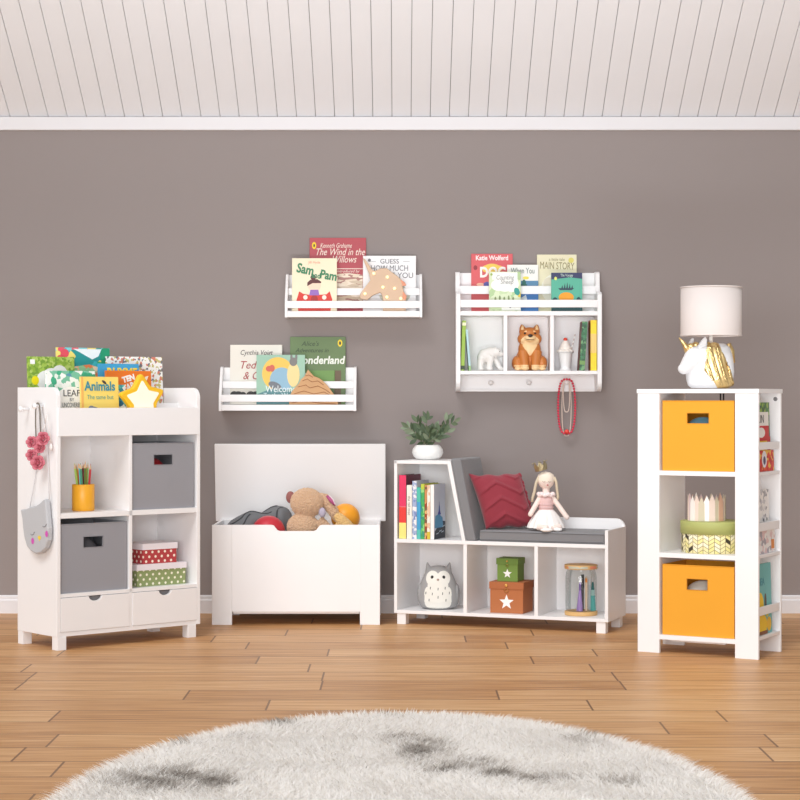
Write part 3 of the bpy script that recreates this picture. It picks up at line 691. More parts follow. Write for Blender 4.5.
# ------------------------------------------------------------------ wall cubby shelf with pegs
SX0, SX1 = .2820, 1.0150
SW = SX1-SX0; sz0, sz1, SD, T = 1.133, 1.743, .168, .022
zf, zt = 1.2370, 1.5370      # cubby floor top, rack floor top
sh = thing('wall_cubby_shelf', 'white wall shelf with book rails, three cubbies and hanging pegs', 'shelf', (SX0, 0, sz0))
h = sz1-sz0
prof = [(0, 0), (0, h), (-.040, h), (-.056, h-.006), (-.062, h-.02), (-.066, .535), (-.080, .508), (-.150, .50), (-SD, .488), (-SD, .045)]+[(-SD+.05-.05*math.cos(R(a)), .05-.05*math.sin(R(a))) for a in range(15, 91, 15)]
for x in (0, SW-T): MB().prism(prof, 'x', x, x+T).build('side_panel', WHITE, sh, bevel=.0015)
MB().box(T, SW-T, -.010, -.001, .0, h-.004).build('back_panel', WHITE, sh)
MB().box(T, SW-T, -SD+.004, -.010, zf-sz0-.018, zf-sz0).build('shelf_board', WHITE, sh, bevel=.001)
MB().box(T, SW-T, -SD+.004, -.010, zt-sz0-.022, zt-sz0).build('rack_floor', WHITE, sh, bevel=.001)
MB().box(T, SW-T, -.076, -.066, 1.628-sz0, 1.669-sz0).build('middle_rail', WHITE, sh, bevel=.0015)
MB().box(T, SW-T, -SD+.002, -SD+.012, 1.556-sz0, 1.594-sz0).build('front_rail', WHITE, sh, bevel=.0015)
for x in (.5306-SX0, .7650-SX0): MB().box(x-.0095, x+.0095, -SD+.008, -.010, zf-sz0, zt-sz0-.022).build('divider', WHITE, sh, bevel=.001)
MB().box(T, SW-T, -.030, -.010, .0, .012).build('bottom_lip', WHITE, sh, bevel=.001)
for x in (.4625, .6560, .8480):
    M = Matrix.Translation((x-SX0, -.010, 1.179-sz0)) @ Matrix.Rotation(PI/2, 4, 'X')
    MB().lathe([(0, -.002), (.006, -.002), (.0055, .026), (.006, .03), (.0105, .033), (.0125, .039), (.0105, .045), (0, .048)], 20, M=M).build('peg', WHITE, sh, smooth=True)
GC = 'books in the rack of the wall cubby shelf'
zr = zt+.0005
coral = mat((216, 92, 98), .45)
b, w, h, y = book('coral red book with white lettering, leftmost in the cubby shelf rack', WF, 471.3, 512.8, 254, -.028, zr, .016, coral, GC, 4)
text('Katie Wolferd', .034, mat((250, 236, 236)), b, 0, h*.89, y-.0008, maxw=w*.78, bold=.001); text('DOG', .072, mat((250, 244, 240)), b, w*.02, h*.60, y-.0012, maxw=w*.62, bold=.003)
im = MB(); im.disc(0, h*.755, .042, .022, y, 0); im.disc(-.03, h*.74, .02, .018, y-.0002, 0); im.disc(.035, h*.75, .02, .014, y-.0003, 0); im.disc(-w*.4, h*.76, .01, .012, y, 1); im.disc(w*-.12, h*.47, .018, .014, y-.0002, 2); im.disc(-w*.28, h*.47, .02, .008, y, 3)
im.build('illustration', [mat((240, 206, 90)), mat((150, 50, 60)), mat((90, 90, 170)), mat((240, 190, 160))], b)
b, w, h, y = book('white book with blue and orange harbour cover in middle of the rack', WF, 507.3, 538.3, 265, -.050, zr, .012, mat((240, 240, 236), .45), GC, 3)
text('When You', .042, mat((110, 126, 120)), b, .0, h*.815, y-.0016, maxw=w*.76); 
im = MB(); im.box(-w*.5, w*.5, y-.0002, y, h*.50, h*.66, 0); im.disc(w*.04, h*.61, .010, .018, y-.0005, 1); im.box(-w*.10, w*.14, y-.0008, y-.0006, h*.555, h*.585, 1); im.box(-w*.46, -w*.1, y-.0008, y-.0006, h*.50, h*.55, 2); im.box(-w*.5, w*.5, y-.0002, y, h*.0, h*.44, 3); im.poly([(-w*.5, h*.42), (w*.0, h*.44), (-w*.2, h*.30), (-w*.5, h*.25)], y-.0006, 2); im.poly([(-w*.3, h*.2), (w*.1, h*.36), (w*.14, h*.26), (-w*.2, h*.12)], y-.0008, 4); im.disc(w*.1, h*.72, .016, .008, y-.0003, 5)
im.build('illustration', [mat((84, 134, 170)), mat((30, 100, 90)), mat((226, 104, 40)), mat((66, 130, 200)), mat((220, 232, 240)), mat((236, 220, 90))], b)
ivo = mat((232, 226, 194), .5, var=.04)
b, w, h, y = book('cream book with arched tan title, tallest on the right of the rack', WF, 537.2, 576.8, 254.8, -.028, zr, .016, ivo, GC, 4)
TN = mat((150, 136, 90))
text('MAIN STORY', .052, TN, b, .0, h*.745, y-.0012, maxw=w*.86, rotz=R(-2)); text('a little tale', .022, TN, b, 0, h*.89, y-.0012, maxw=w*.4)
im = MB(); im.disc(0, h*.40, w*.40, h*.27, y-.0002, 0, 30); im.disc(-w*.2, h*.5, .03, .03, y-.0005, 1); im.disc(w*.36, h*.9, .014, .014, y-.0002, 2); im.disc(w*.1, h*.3, .02, .03, y-.0005, 1); im.build('illustration', [mat((242, 240, 226)), mat((226, 218, 196)), mat((220, 210, 110))], b)
b, w, h, y = book('pale green book with white cloud and script title in front of the coral one', WF, 489, 520.7, 272, -.112, zr, .012, pal((196, 216, 170), (214, 226, 190), (176, 204, 150), scale=14, kind='noise', name='meadow wash'), GC, 3)
im = MB(); im.disc(0, h*.74, .055, .05, y, 0); im.disc(-.03, h*.66, .04, .03, y-.0002, 0); im.disc(.035, h*.68, .035, .04, y-.0003, 0); im.box(-w*.4, w*.4, y-.0004, y, h*.80, h*.985, 0); im.disc(w*.38, h*.50, .014, .02, y-.0006, 1, a=.4); im.disc(w*.46, h*.42, .01, .014, y-.0005, 2); im.disc(-w*.42, h*.93, .006, .006, y-.0005, 3)
im.box(-w*.1, w*.5, y-.0004, y, h*.02, h*.15, 0); im.disc(w*.17, h*.11, .006, .006, y-.0008, 4)
for k in range(5): im.disc(-w*.3+w*.14*k, h*(.30+.03*(k % 2)), .005, .014, y-.0005, 5)
im.build('illustration', [mat((244, 246, 242)), mat((40, 150, 140)), mat((214, 190, 70)), mat((150, 180, 90)), BLACK, mat((130, 150, 100))], b)
text('Counting', .034, mat((150, 150, 150)), b, 0, h*.80, y-.0016, shear=.2, maxw=w*.56); text('Sheep', .032, mat((150, 150, 150)), b, .01, h*.69, y-.0016, shear=.2, maxw=w*.4)
b, w, h, y = book('teal book with orange sun and dark sailing ship in front of the cream one', WF, 551.3, 582.3, 273, -.112, zr, .012, mat((84, 176, 150), .45), GC, 3)
im = MB(); im.poly([(-w*.5, h), (w*.5, h), (w*.5, h*.84), (w*.1, h*.88), (-w*.2, h*.85), (-w*.5, h*.82)], y, 0); im.disc(-w*.02, h*.36, .038, .026, y-.0002, 1, 28); im.poly([(-w*.28, h*.60), (w*.24, h*.60), (w*.16, h*.545), (-w*.22, h*.545)], y-.0002, 2)
for k, hh in enumerate((.68, .73, .76, .72, .68)): im.poly([(-w*.18+w*.08*k, h*.60), (-w*.12+w*.08*k, h*.60), (-w*.14+w*.08*k, h*hh)], y-.0004, 2)
im.box(-w*.5, w*.5, y-.0003, y, 0, h*.22, 3); im.disc(-w*.38, h*.26, .014, .02, y-.0005, 3); im.disc(w*.38, h*.26, .012, .022, y-.0005, 3); im.disc(-w*.36, h*.85, .007, .009, y-.0006, 4)
im.build('illustration', [mat((50, 56, 96)), mat((240, 160, 30)), mat((44, 70, 84)), mat((30, 80, 84)), mat((220, 230, 120))], b)
text('The Voyage', .02, mat((210, 230, 220)), b, .0, h*.90, y-.0012, maxw=w*.4)
# cubby books
GV = 'books standing in the cubbies of the wall shelf'
zc = zf+.0004
g1 = mat((150, 186, 60), .45, var=.12)
u = WF.u_at(463.6, -.15)
o = shelf_book('lime green spine leaning against the left side of the left cubby', WF, SX0+.0235, SX0+.042, -.150, -.03, zc, .252, g1, g1, GV, 2.0, bands=((.90, .96, mat((240, 236, 200))), (.02, .10, mat((50, 70, 40)))))
shelf_book('pale blue thin spine leaning beside the lime green one', WF, SX0+.065, SX0+.076, -.150, -.03, zc, .208, mat((180, 216, 224)), mat((110, 160, 110)), GV, -4.5, bands=((.0, .12, mat((150, 190, 130))),))
dg = pal((36, 96, 60), (60, 126, 84), (30, 80, 52), (110, 160, 110), (44, 110, 66), scale=70, name='dark green print')
shelf_book('dark green speckled spine leaning towards the yellow book', WF, .902, .930, -.150, -.03, zc, .247, dg, mat((110, 40, 24)), GV, 3.6, bands=((.12, .20, mat((120, 160, 90))),))
yb = mat((240, 214, 20), .4)
shelf_book('bright yellow spine against the right side of the right cubby', WF, .9600, .9905, -.150, -.03, zc, .255, yb, mat((190, 90, 20)), GV, 0, bands=((.35, .73, mat((240, 206, 120))), (.94, 1.0, mat((240, 206, 40)))))
# polar bear
px2 = 9.6/FOC
BW = mat((232, 229, 226), .45, bump=.1, bscale=60)
pb = thing('polar_bear_figure', 'white polar bear figure walking in the left cubby', 'figurine', (.4575, -.085, zc))
m = MB()
m.ell((-.020, 0, .078), (.042, .032, .036)); m.ell((.004, 0, .090), (.034, .028, .032)); m.ell((-.042, 0, .066), (.024, .028, .034))
m.ell((.034, -.004, .094), (.024, .022, .022)); m.ell((.052, -.005, .084), (.018, .013, .012)); m.tube([(.01, 0, .092), (.036, -.004, .092)], [.027, .022], 12)
for (a, b2, r) in (((-.046, -.016, .062), (-.052, -.018, .012), (.019, .014)), ((-.034, .018, .06), (-.028, .02, .012), (.018, .014)), ((.004, -.018, .075), (-.008, -.02, .012), (.018, .014)), ((.016, .014, .075), (.050, .012, .012), (.018, .013))):
    m.tube([a, b2], list(r), 12); m.ell((b2[0]+.005, b2[1], .0095), (.017, .014, .0095))
m.ell((.026, -.016, .115), .007); m.ell((.026, .012, .115), .007)
fuse(m, 'bear_body', BW, pb, .0028, 5)
m = MB(); m.ell((.0695, -.006, .084), (.0035, .006, .005)); m.build('nose', BLACK, pb, smooth=True)
m = MB(); m.ell((.047, -.0205, .099), .0026).ell((.054, .006, .099), .0026); m.build('eyes', BLACK, pb, smooth=True)
m = MB(); m.tube([(.066, -.012, .075), (.056, -.0165, .0745)], .0009, 5); m.build('mouth', mat((90, 80, 80)), pb)
# seated orange dog
DOG = [mat((198, 122, 58), .4, var=.06), mat((242, 208, 158), .4), BLACK]
dgt = thing('dog_figure', 'orange and cream seated dog figure in the middle cubby', 'figurine', (.6565, -.080, zc))
m = MB()
m.ell((0, .012, .062), (.068, .052, .064)); m.ell((0, -.006, .108), (.058, .046, .058)); m.ell((0, -.008, .180), (.052, .046, .042))
m.ell((.030, -.012, .162), (.032, .036, .030)).ell((-.030, -.012, .162), (.032, .036, .030)); m.ell((0, -.050, .166), (.028, .022, .020)); m.ell((0, -.008, .142), (.048, .042, .028))
for sx in (-1, 1):
    m.tube([(sx*.032, -.004, .198), (sx*.037, -.004, .222), (sx*.039, -.003, .236)], [.022, .014, .004], 12)
    m.tube([(sx*.034, -.03, .10), (sx*.026, -.050, .016)], [.028, .020], 12); m.ell((sx*.026, -.058, .013), (.021, .024, .0125))
    m.ell((sx*.062, -.006, .040), (.028, .046, .038)); m.ell((sx*.062, -.054, .011), (.017, .020, .0105))
m.ell((.055, .04, .05), (.02, .02, .04))
def dogfn(c, n):
    x, y, z = abs(c.x), c.y, c.z
    if z < .029 and y < -.034: return 1
    if y < -.036 and .078 < z < .137 and x < .040*(z-.072)/.06: return 1
    if y < -.030 and .134 <= z < .177 and x < .046-max(0, z-.158)*1.1: return 1
    if .208 < z < .232 and abs(x-.036) < .0085-(z-.208)*.22 and n.y < -.3: return 1
    if y < -.04 and .197 < z < .204 and .016 < x < .036: return 1
    return 0
fuse(m, 'dog_body', DOG, dgt, .0026, 4, dogfn)
m = MB(); m.ell((0, -.0715, .1765), (.012, .006, .008)); m.build('nose', BLACK, dgt, smooth=True)
for sx in (-1, 1): MB().ell((sx*.026, -.0475, .189), (.006, .004, .005)).build('eye', BLACK, dgt, smooth=True)
m = MB(); m.tube([(-.020, -.0615, .158), (-.008, -.0700, .1560), (0, -.0712, .1575), (.008, -.0700, .1560), (.020, -.0615, .158)], .0014, 5); m.build('mouth', BLACK, dgt)
# sundae ornament
CER = mat((240, 240, 240), .25)
sd = thing('sundae_ornament', 'white ice-cream sundae ornament with red cherry and straw in the right cubby', 'ornament', (.8385, -.085, zc))
MB().lathe([(0, 0), (.030, 0), (.032, .004), (.028, .010), (.024, .016), (.026, .022), (.032, .07), (.035, .086), (.036, .090), (.033, .091), (.031, .086), (0, .082)], 36).build('glass_cup', CER, sd, smooth=True)
m = MB(); m.lathe([(.0, .092), (.030, .090), (.040, .091), (.043, .095), (.040, .099), (.034, .1005), (0, .101)], 36); m.build('saucer_rim', mat((226, 226, 226), .25), sd, smooth=True)
m = MB()
for k in range(10): m.ell((.033*math.cos(k*PI/5), .033*math.sin(k*PI/5), .101), (.011, .011, .007))
m.ell((0, 0, .115), (.032, .032, .02)); m.ell((0, 0, .132), (.024, .024, .016)); m.ell((0, 0, .146), (.016, .016, .01))
fuse(m, 'cream_swirl', mat((244, 236, 228), .4), sd, .0025, 2)
m = MB(); m.ell((0, -.002, .160), (.0105, .0105, .009)); m.build('cherry', mat((222, 70, 50), .25), sd, smooth=True)
m = MB()
pts = [Vector((.028, -.004, .098)).lerp(Vector((.050, .006, .186)), t/8) for t in range(9)]
for i in range(8): m.tube([pts[i], pts[i+1]], .0032, 8, m=i % 2)
m.build('straw', [mat((246, 246, 244)), mat((206, 190, 186))], sd)
# necklaces on the right-hand peg
pgx, pgz = .848, 1.179
rb = thing('bead_necklace', 'red bead necklace looped over the right-hand shelf peg', 'necklace', (pgx, -.052, pgz))
RB = mat((222, 52, 84), .3)
bead = MB().ell((0, 0, 0), .0062, u=12, v=8).build('bead', RB, rb, smooth=True)
path = []
def loop(hw, top, bot, n, y0=0):
    P = []
    for i in range(n):
        a = 2*PI*i/n
        zz = (top+bot)/2+(top-bot)/2*math.cos(a)
        s = math.sin(a); s = math.copysign(abs(s)**.55, s)
        P.append(Vector((hw*s, y0, zz)))
    return P
P = loop(.0435, .0165, -.260, 160)
tot = [0]
for a, b2 in zip(P, P[1:]+P[:1]): tot.append(tot[-1]+(b2-a).length)
nb = 46
for k in range(nb):
    s = tot[-1]*k/nb; i = max(j for j in range(len(tot)-1) if tot[j] <= s)
    p = P[i].lerp(P[(i+1) % len(P)], (s-tot[i])/(tot[i+1]-tot[i]))
    if k == 0: c = bead
    else: c = bead.copy(); col.objects.link(c)
    c.parent = rb; c.location = p+Vector((0, -.004 if abs(p.x) < .02 and p.z > 0 else 0, 0))
m = MB(); m.tube(P, .0012, 5, closed=True); m.build('cord', mat((190, 60, 80)), rb)
MB().ell((0, -.006, -.250), (.012, .009, .012)).build('pendant', mat((230, 70, 60), .3), rb, smooth=True)
pn = thing('pearl_necklace', 'fine pearl necklace doubled inside the red beads on the peg', 'necklace', (pgx, -.045, pgz))
PM = mat((236, 220, 208), .3)
for nm, hw, bot in (('outer_strand', .0235, -.272), ('inner_strand', .0155, -.150)):
    P = loop(hw, .0148, bot, 120); m = MB()
    for p in resample(P+P[:1], .0054): m.ell(p, .0028, u=8, v=6)
    m.build(nm, PM, pn, smooth=True); MB().tube(P, .001, 5, closed=True).build('cord', PM, pn)

# ------------------------------------------------------------------ toy chest
C = Frame(-.911, -.516, 0); CW, CDp, CHh = .814, .440, .4845
tc = thing('toy_chest', 'open white wooden toy chest with scooped front and raised lid', 'toy chest', C.w(0, 0, 0), 0)
cz0 = .063
a, b = .287, .534; t0 = CHh
sc_pts = [(a, t0), (a+.012, t0-.003), (a+.030, t0-.026), (a+.042, t0-.030), (b-.042, t0-.030), (b-.030, t0-.026), (b-.012, t0-.003), (b, t0)]
for x in (0, CW-.097):
    MB().box(x, x+.097, 0, .022, 0, t0).build('front_post', WHITE, tc, bevel=.002)
    MB().box(x, x+.097, CDp-.022, CDp, 0, t0).build('rear_post', WHITE, tc, bevel=.002)
MB().prism([(.097, cz0), (CW-.097, cz0), (CW-.097, t0)]+sc_pts[::-1]+[(.097, t0)], 'y', .003, .020).build('front_panel', WHITE, tc, bevel=.001)
MB().box(.097, CW-.097, CDp-.020, CDp-.004, cz0, t0).build('back_panel', WHITE, tc)
for x in (0, CW-.018): MB().box(x+.001, x+.017, .022, CDp-.022, cz0, t0-.002).build('side_panel', WHITE, tc, bevel=.001)
MB().box(.018, CW-.018, .022, CDp-.022, cz0, cz0+.014).build('floor_panel', WHITE, tc)
MB().box(.10, CW-.10, .03, .06, cz0-.012, cz0).build('floor_batten', WHITE, tc)
hz = .477
M = Matrix.Translation((0, CDp+.019, hz)) @ Matrix.Rotation(R(11), 4, 'X')
lid = MB().box(-.024, CW+.024, -.016, .002, 0, .400, M=M).build('lid', WHITE, tc, bevel=.003)
for x in (.06, CW-.10): MB().box(x, x+.04, CDp+.0002, CDp+.003, hz-.030, hz+.006).build('hinge', mat((170, 168, 170), .4, metal=.6), tc)
# things in the chest
fz = cz0+.0145
# grey blanket moulded under whatever lies on it; SIT lists those rounded forms
def seat_of(px, v, ptop, r):
    u = C.u_at(px, v); return (u, v, C.z_at(ptop, u, v)-r, r, r, r)
RBALL = seat_of(268.5, .110, 515.6, .083); OBALL = seat_of(345.5, .300, 503.5, .072)
bu, bv = C.u_at(305, .15), .15; bz_ = C.z_at(532, bu, bv); bs_ = (CD+C.y+bv)/FOC
tu, tv = C.u_at(339, .085), .085; tz_ = C.z_at(532, tu, tv); ts_ = (CD+C.y+tv)/FOC
SIT = [RBALL, OBALL, (bu-2*bs_, bv, bz_+5*bs_-.01, .085, .072, .075), (bu-2*bs_, bv, bz_-8*bs_, .092, .076, .066), (bu+23*bs_, bv+.012, bz_-8*bs_+.02, .035, .04, .06), (bu+26*bs_, bv+.015, bz_+14*bs_, .06, .05, .06), (tu+5*ts_, tv, tz_+2*ts_, .056, .04, .064), (tu+2*ts_, tv, tz_+14*ts_, .05, .04, .045)]
bl = MB(); nx, ny = 56, 30
x0, x1, y0, y1 = .030, CW-.030, .035, CDp-.035
def bh(x, y):
    top = .30
    k = max(0, 1-abs((x-.212)/.186)**12)*max(0, 1-abs((y-.27)/.17)**3)
    r = .010*math.sin(x*38+y*9)+.009*math.sin(x*21-y*33)+.004*abs(math.sin(x*30+y*20))
    z = fz+.24+k*(.188+.045*max(0, (x-.12)/.2))+r*(.35+k*.65)
    for (cx, cy, cz, rx, ry, rz_) in SIT:
        q = ((x-cx)/(rx+.016))**2+((y-cy)/(ry+.016))**2
        if q < 1: z = min(z, cz-rz_*math.sqrt(1-q)-.012)
        elif q < 1.5 and z > cz-.03: z = min(z, cz+(q-1)*.35)
    return max(fz+.01, z)
gv = [[bl.bm.verts.new((x0+(x1-x0)*i/nx, y0+(y1-y0)*j/ny, bh(x0+(x1-x0)*i/nx, y0+(y1-y0)*j/ny))) for j in range(ny+1)] for i in range(nx+1)]
gb = [[bl.bm.verts.new((v.co.x, v.co.y, fz)) if (i in (0, nx) or j in (0, ny)) else None for j, v in enumerate(row)] for i, row in enumerate(gv)]
for i in range(nx):
    for j in range(ny): bl.bm.faces.new((gv[i][j], gv[i+1][j], gv[i+1][j+1], gv[i][j+1]))
for i in range(nx):
    bl.bm.faces.new((gv[i][0], gb[i][0], gb[i+1][0], gv[i+1][0])); bl.bm.faces.new((gv[i][ny], gv[i+1][ny], gb[i+1][ny], gb[i][ny]))
for j in range(ny):
    bl.bm.faces.new((gv[0][j], gv[0][j+1], gb[0][j+1], gb[0][j])); bl.bm.faces.new((gv[nx][j], gb[nx][j], gb[nx][j+1], gv[nx][j+1]))
bl.bm.faces.new([gb[i][0] for i in range(nx)]+[gb[nx][j] for j in range(ny)]+[gb[i][ny] for i in range(nx, 0, -1)]+[gb[0][j] for j in range(ny, 0, -1)])
bk = thing('blanket', 'dark grey quilted blanket crumpled in the left of the toy chest', 'blanket', C.w(0, 0, 0), 0)
bl.build('blanket_cloth', mat((112, 114, 117), .9, bump=.2, bscale=500), bk, smooth=True)
m = MB()
for L in ([(.07, .18), (.13, .20), (.17, .26), (.22, .25), (.28, .24)], [(.10, .16), (.14, .17), (.17, .22)], [(.22, .17), (.26, .22), (.29, .20), (.33, .26)], [(.05, .25), (.12, .29), (.2, .31), (.3, .29)]):
    Q = resample([Vector((p[0], p[1], 0)) for p in L], .012)
    m.tube([(q.x, q.y, bh(q.x, q.y)+.001) for q in Q], .0035, 6)
m.build('seam', mat((70, 72, 75), .9), bk, smooth=True)
def rest(o_loc, r): return o_loc
def zc_at(x, y): return bh(x, y)
# balls: (px centre, top px, radius)
def chest_at(px, v): return C.u_at(px, v)
r = .083
o = MB().ell((0, 0, 0), r, u=36, v=24).build('toy_ball', mat((196, 46, 60), .35), smooth=True, loc=C.w(*RBALL[:3])); tag(o, 'red ball at the left of the chest scoop in front of the blanket', 'ball')
r = .072
ob = thing('toy_ball', 'orange ball at the right side of the toy chest', 'ball', C.w(*OBALL[:3]))
def ballfn(c, n): return 1 if abs((c.x*.6+c.z*.8)+.01) < .014 else 0
m = MB().ell((0, 0, 0), r, u=40, v=28)
for f in m.bm.faces:
    c = f.calc_center_median(); f.material_index = ballfn(c, None)
m.build('ball_skin', [mat((240, 160, 34), .4), mat((242, 196, 60), .4)], ob, smooth=True)
# plush lamb seen from behind
PL = [mat((206, 172, 140), .95, bump=.9, bscale=170, sheen=.4, name='beige plush'), mat((150, 96, 92), .9, bump=.5, bscale=200), mat((206, 190, 200), .9)]
v = .15; u = chest_at(305, v); s = (CD+C.y+v)/FOC
zb = C.z_at(532, u, v)
pl = thing('plush_toy', 'beige plush bear slumped in the middle of the toy chest', 'soft toy', C.w(u, v, zb))
def Q(px, py, y=0): return ((px-305)*s, y, (532-py)*s)
m = MB()
m.ell(Q(307, 502.8, 0), (.083, .068, .073)); m.ell(Q(303, 527, -.01), (.080, .066, .070)); m.ell(Q(303, 540, 0), (.085, .07, .06))
m.tube([Q(318, 522, .0), Q(325, 528, -.01), Q(328, 540, 0)], [.036, .032, .03], 12)
fuse(m, 'plush_body', PL[0], pl, .0042, 3, fuzz=.0032)
m = MB(); m.ell(Q(290.2, 497.5, .02), (.022, .014, .030)); m.build('ear', PL[1], pl, smooth=True)
m = MB(); m.tube([Q(318, 497, .02), Q(324, 499, .02), Q(329, 505, .015), Q(334, 513, .01), Q(338, 521, .01)], [.022, .028, .030, .026, .014], 12); fuse(m, 'floppy_ear', PL[0], pl, .0042, 2, fuzz=.003)
m = MB(); m.ell(Q(322.5, 512, -.032), (.018, .012, .024)); m.build('scarf', mat((180, 172, 190), .9), pl, smooth=True)
m = MB(); m.tube([Q(327, 496, .0), Q(331, 500, -.015), Q(335, 505, -.018)], [.006, .011, .005], 8); m.build('ribbon', mat((176, 84, 130), .7), pl, smooth=True)
m = MB(); m.tube([Q(329, 495, -.010), Q(333, 499, -.026), Q(335.5, 504, -.029)], .0025, 6); m.build('ribbon_edge', mat((236, 214, 224)), pl)
# tan scarf cloth over the orange ball
v = .085; u = chest_at(339, v); s2 = (CD+C.y+v)/FOC
pc = thing('plush_rabbit', 'pale tan plush ears drooping in front of the orange ball', 'soft toy', C.w(u, v, C.z_at(532, u, v)))
def Q2(px, py, y=0): return ((px-339)*s2, y, (532-py)*s2)
m = MB(); m.ell(Q2(344, 530, .0), (.050, .034, .058)); m.tube([Q2(336, 515, 0), Q2(341, 519, -.01), Q2(347, 528, -.01)], [.018, .026, .03], 12)
fuse(m, 'plush_body', mat((216, 180, 120), .95, bump=.6, bscale=170, sheen=.3), pc, .0042, 3, fuzz=.0028)
# ------------------------------------------------------------------ reading bench
B = Frame(-.0292, -.474, -21.6)
BWd, BD, T = 1.074, .318, .016
bz0, bz1, bs, bt = .0535, .069, .4150, .7965
uL = lambda px: B.u_at(px, 0)
bn = thing('storage_bench', 'white reading bench with bookshelf end and three cubbies underneath', 'bench', B.w(0, 0, 0), B.a)
MB().box(0, T, 0, BD, bz0, bt).build('side_panel', WHITE, bn, bevel=.0015)
MB().box(BWd-T, BWd, 0, BD, bz0, .482).build('end_panel', WHITE, bn, bevel=.0015)
MB().box(T, BWd-T, 0, BD, bz0, bz1).build('bottom_board', WHITE, bn, bevel=.001)
MB().box(T, BWd-T, 0, BD, bs-.018, bs).build('seat_board', WHITE, bn, bevel=.001)
ut = uL(450.5); ub = uL(465.3)
MB().box(0, ut, 0, BD, bt-.016, bt).build('top_board', WHITE, bn, bevel=.001)
MB().prism([(ut-.017, bt-.016), (ut, bt-.016), (ut, bt), (ut-.0, bt), (ub, bs), (ub-.017, bs)], 'y', 0, BD).build('slanted_panel', WHITE, bn, bevel=.001)
for px in (465, 536): u = uL(px); MB().box(u-.009, u+.009, .001, BD-.010, bz1, bs-.018).build('divider', WHITE, bn, bevel=.001)
bp = [(T, bz1), (BWd-.001, bz1)]+[(BWd-.045+.045*math.cos(R(a)), .519-.045+.045*math.sin(R(a))) for a in range(0, 91, 15)]+[(ub+.02, .519), (ut+.0, bt-.002), (T, bt-.016)]
MB().prism(bp, 'y', BD-.012, BD+.004).build('back_panel', WHITE, bn, bevel=.0015)
for u in (.014, BWd-.014-.045):
    for v in (.006, BD-.051): MB().box(u, u+.045, v, v+.045, 0, bz0).build('leg', WHITE, bn, bevel=.0015)
# cushions
us0 = uL(476.5)+.012
sc_ = thing('seat_cushion', 'flat grey seat cushion lying on the reading bench', 'cushion', B.w(0, 0, 0), B.a)
MB().box(us0, BWd-T-.004, .006, BD-.014, bs+.0006, bs+.052).build('cushion_body', GREYF, sc_, bevel=.007)
m = MB(); 
for z in (bs+.008, bs+.045): m.tube([(us0+.004, .0055, z), (BWd-T-.008, .0055, z)], .0016, 6)
m.build('seam', mat((100, 100, 103), .9), sc_)
bc = thing('back_cushion', 'slanted grey back cushion resting against the bookshelf end of the bench', 'cushion', B.w(0, 0, 0), B.a)
sl = (ub-ut)/(bt-bs)
q0 = (ub+.0012, bs+.0008); th = .050
zt_ = bt+.012
q1 = (ub+.0012-sl*(zt_-bs), zt_)
MB().prism([q0, (q0[0]+th, q0[1]), (q1[0]+th, q1[1]), q1], 'y', .004, BD-.016).build('cushion_body', GREYF, bc, bevel=.007)
us_min = q0[0]+th
# plant
v = .15; u = B.u_at(427.6, v)
pp = thing('potted_plant', 'leafy green plant in low white pot on top of the bench shelf', 'plant', B.w(u, v, bt+.0005))
MB().lathe([(0, 0), (.045, 0), (.056, .004), (.069, .016), (.0765, .034), (.074, .052), (.062, .068), (.056, .073), (.052, .072), (.054, .066), (.064, .05), (.06, .04), (0, .04)], 48).build('pot', mat((236, 236, 234), .35), pp, smooth=True)
MB().lathe([(0, .055), (.05, .056), (.060, .055), (.05, .054)], 24).build('soil', mat((84, 72, 60), .95, bump=.6), pp)
s = (CD+B.w(u, v).y)/FOC
LG = [mat((66, 84, 58), .55, var=.15), mat((90, 108, 80), .6, var=.15), mat((122, 136, 112), .6, var=.1)]
stems = [((407, 426), -.02), ((416, 420), .0), ((412, 438), -.04), ((421, 428), .02), ((428, 417), .0), ((436, 426), .03), ((449, 418), .01), ((456, 421), .02), ((450, 431), .0), ((438, 438), -.05), ((431, 431), -.05)]
rp = random.Random(3)
def leaf(m, p, d, L, W, mi):
    d = d.normalized(); n = Vector((rp.uniform(-.7, .7), -1, rp.uniform(-.3, .6))); sd_ = d.cross(n).normalized(); n = sd_.cross(d)
    pr = [(0, .12), (.25, .75), (.5, 1), (.75, .72), (1, .02)]
    rows = []
    for t, w in pr:
        c = p+d*L*t-n*(t*t)*L*.12
        rows.append([m.bm.verts.new(c-sd_*W*w+n*W*.25*w), m.bm.verts.new(c), m.bm.verts.new(c+sd_*W*w+n*W*.25*w)])
    for A, Bq in zip(rows, rows[1:]):
        for k in (0, 1):
            f = m.bm.faces.new((A[k], A[k+1], Bq[k+1], Bq[k])); f.material_index = mi; f.smooth = True
ms = MB(); ml = MB()
for (tx, ty), yy in stems:
    base = Vector((rp.uniform(-.022, .022), rp.uniform(-.02, .02), .056)); tip = Vector(((tx-428)*s, yy, (459.5-ty)*s))
    mid = (base+tip)/2+Vector((0, 0, .02)); mid.x *= .8
    pts = [(1-t)**2*base+2*t*(1-t)*mid+t*t*tip for t in [i/8 for i in range(9)]]
    ms.tube(pts, [.0022-.0014*i/8 for i in range(9)], 6)
    for i in range(2, 8):
        d = (pts[i+1]-pts[i]).normalized()
        for sg in (-1, 1):
            if rp.random() < .38: continue
            o = d.cross(Vector((0, -1, 0))).normalized()*sg
            leaf(ml, pts[i], d*.85+o*rp.uniform(.5, .9)+Vector((0, rp.uniform(-.4, .4), 0)), rp.uniform(.036, .052), rp.uniform(.0075, .0115), rp.choice((0, 0, 1, 1, 2)))
    leaf(ml, tip-d*.012, d, .046, .0105, rp.choice((0, 1, 2)))
ms.build('stems', mat((110, 116, 84), .7), pp); ml.build('leaves', LG, pp)
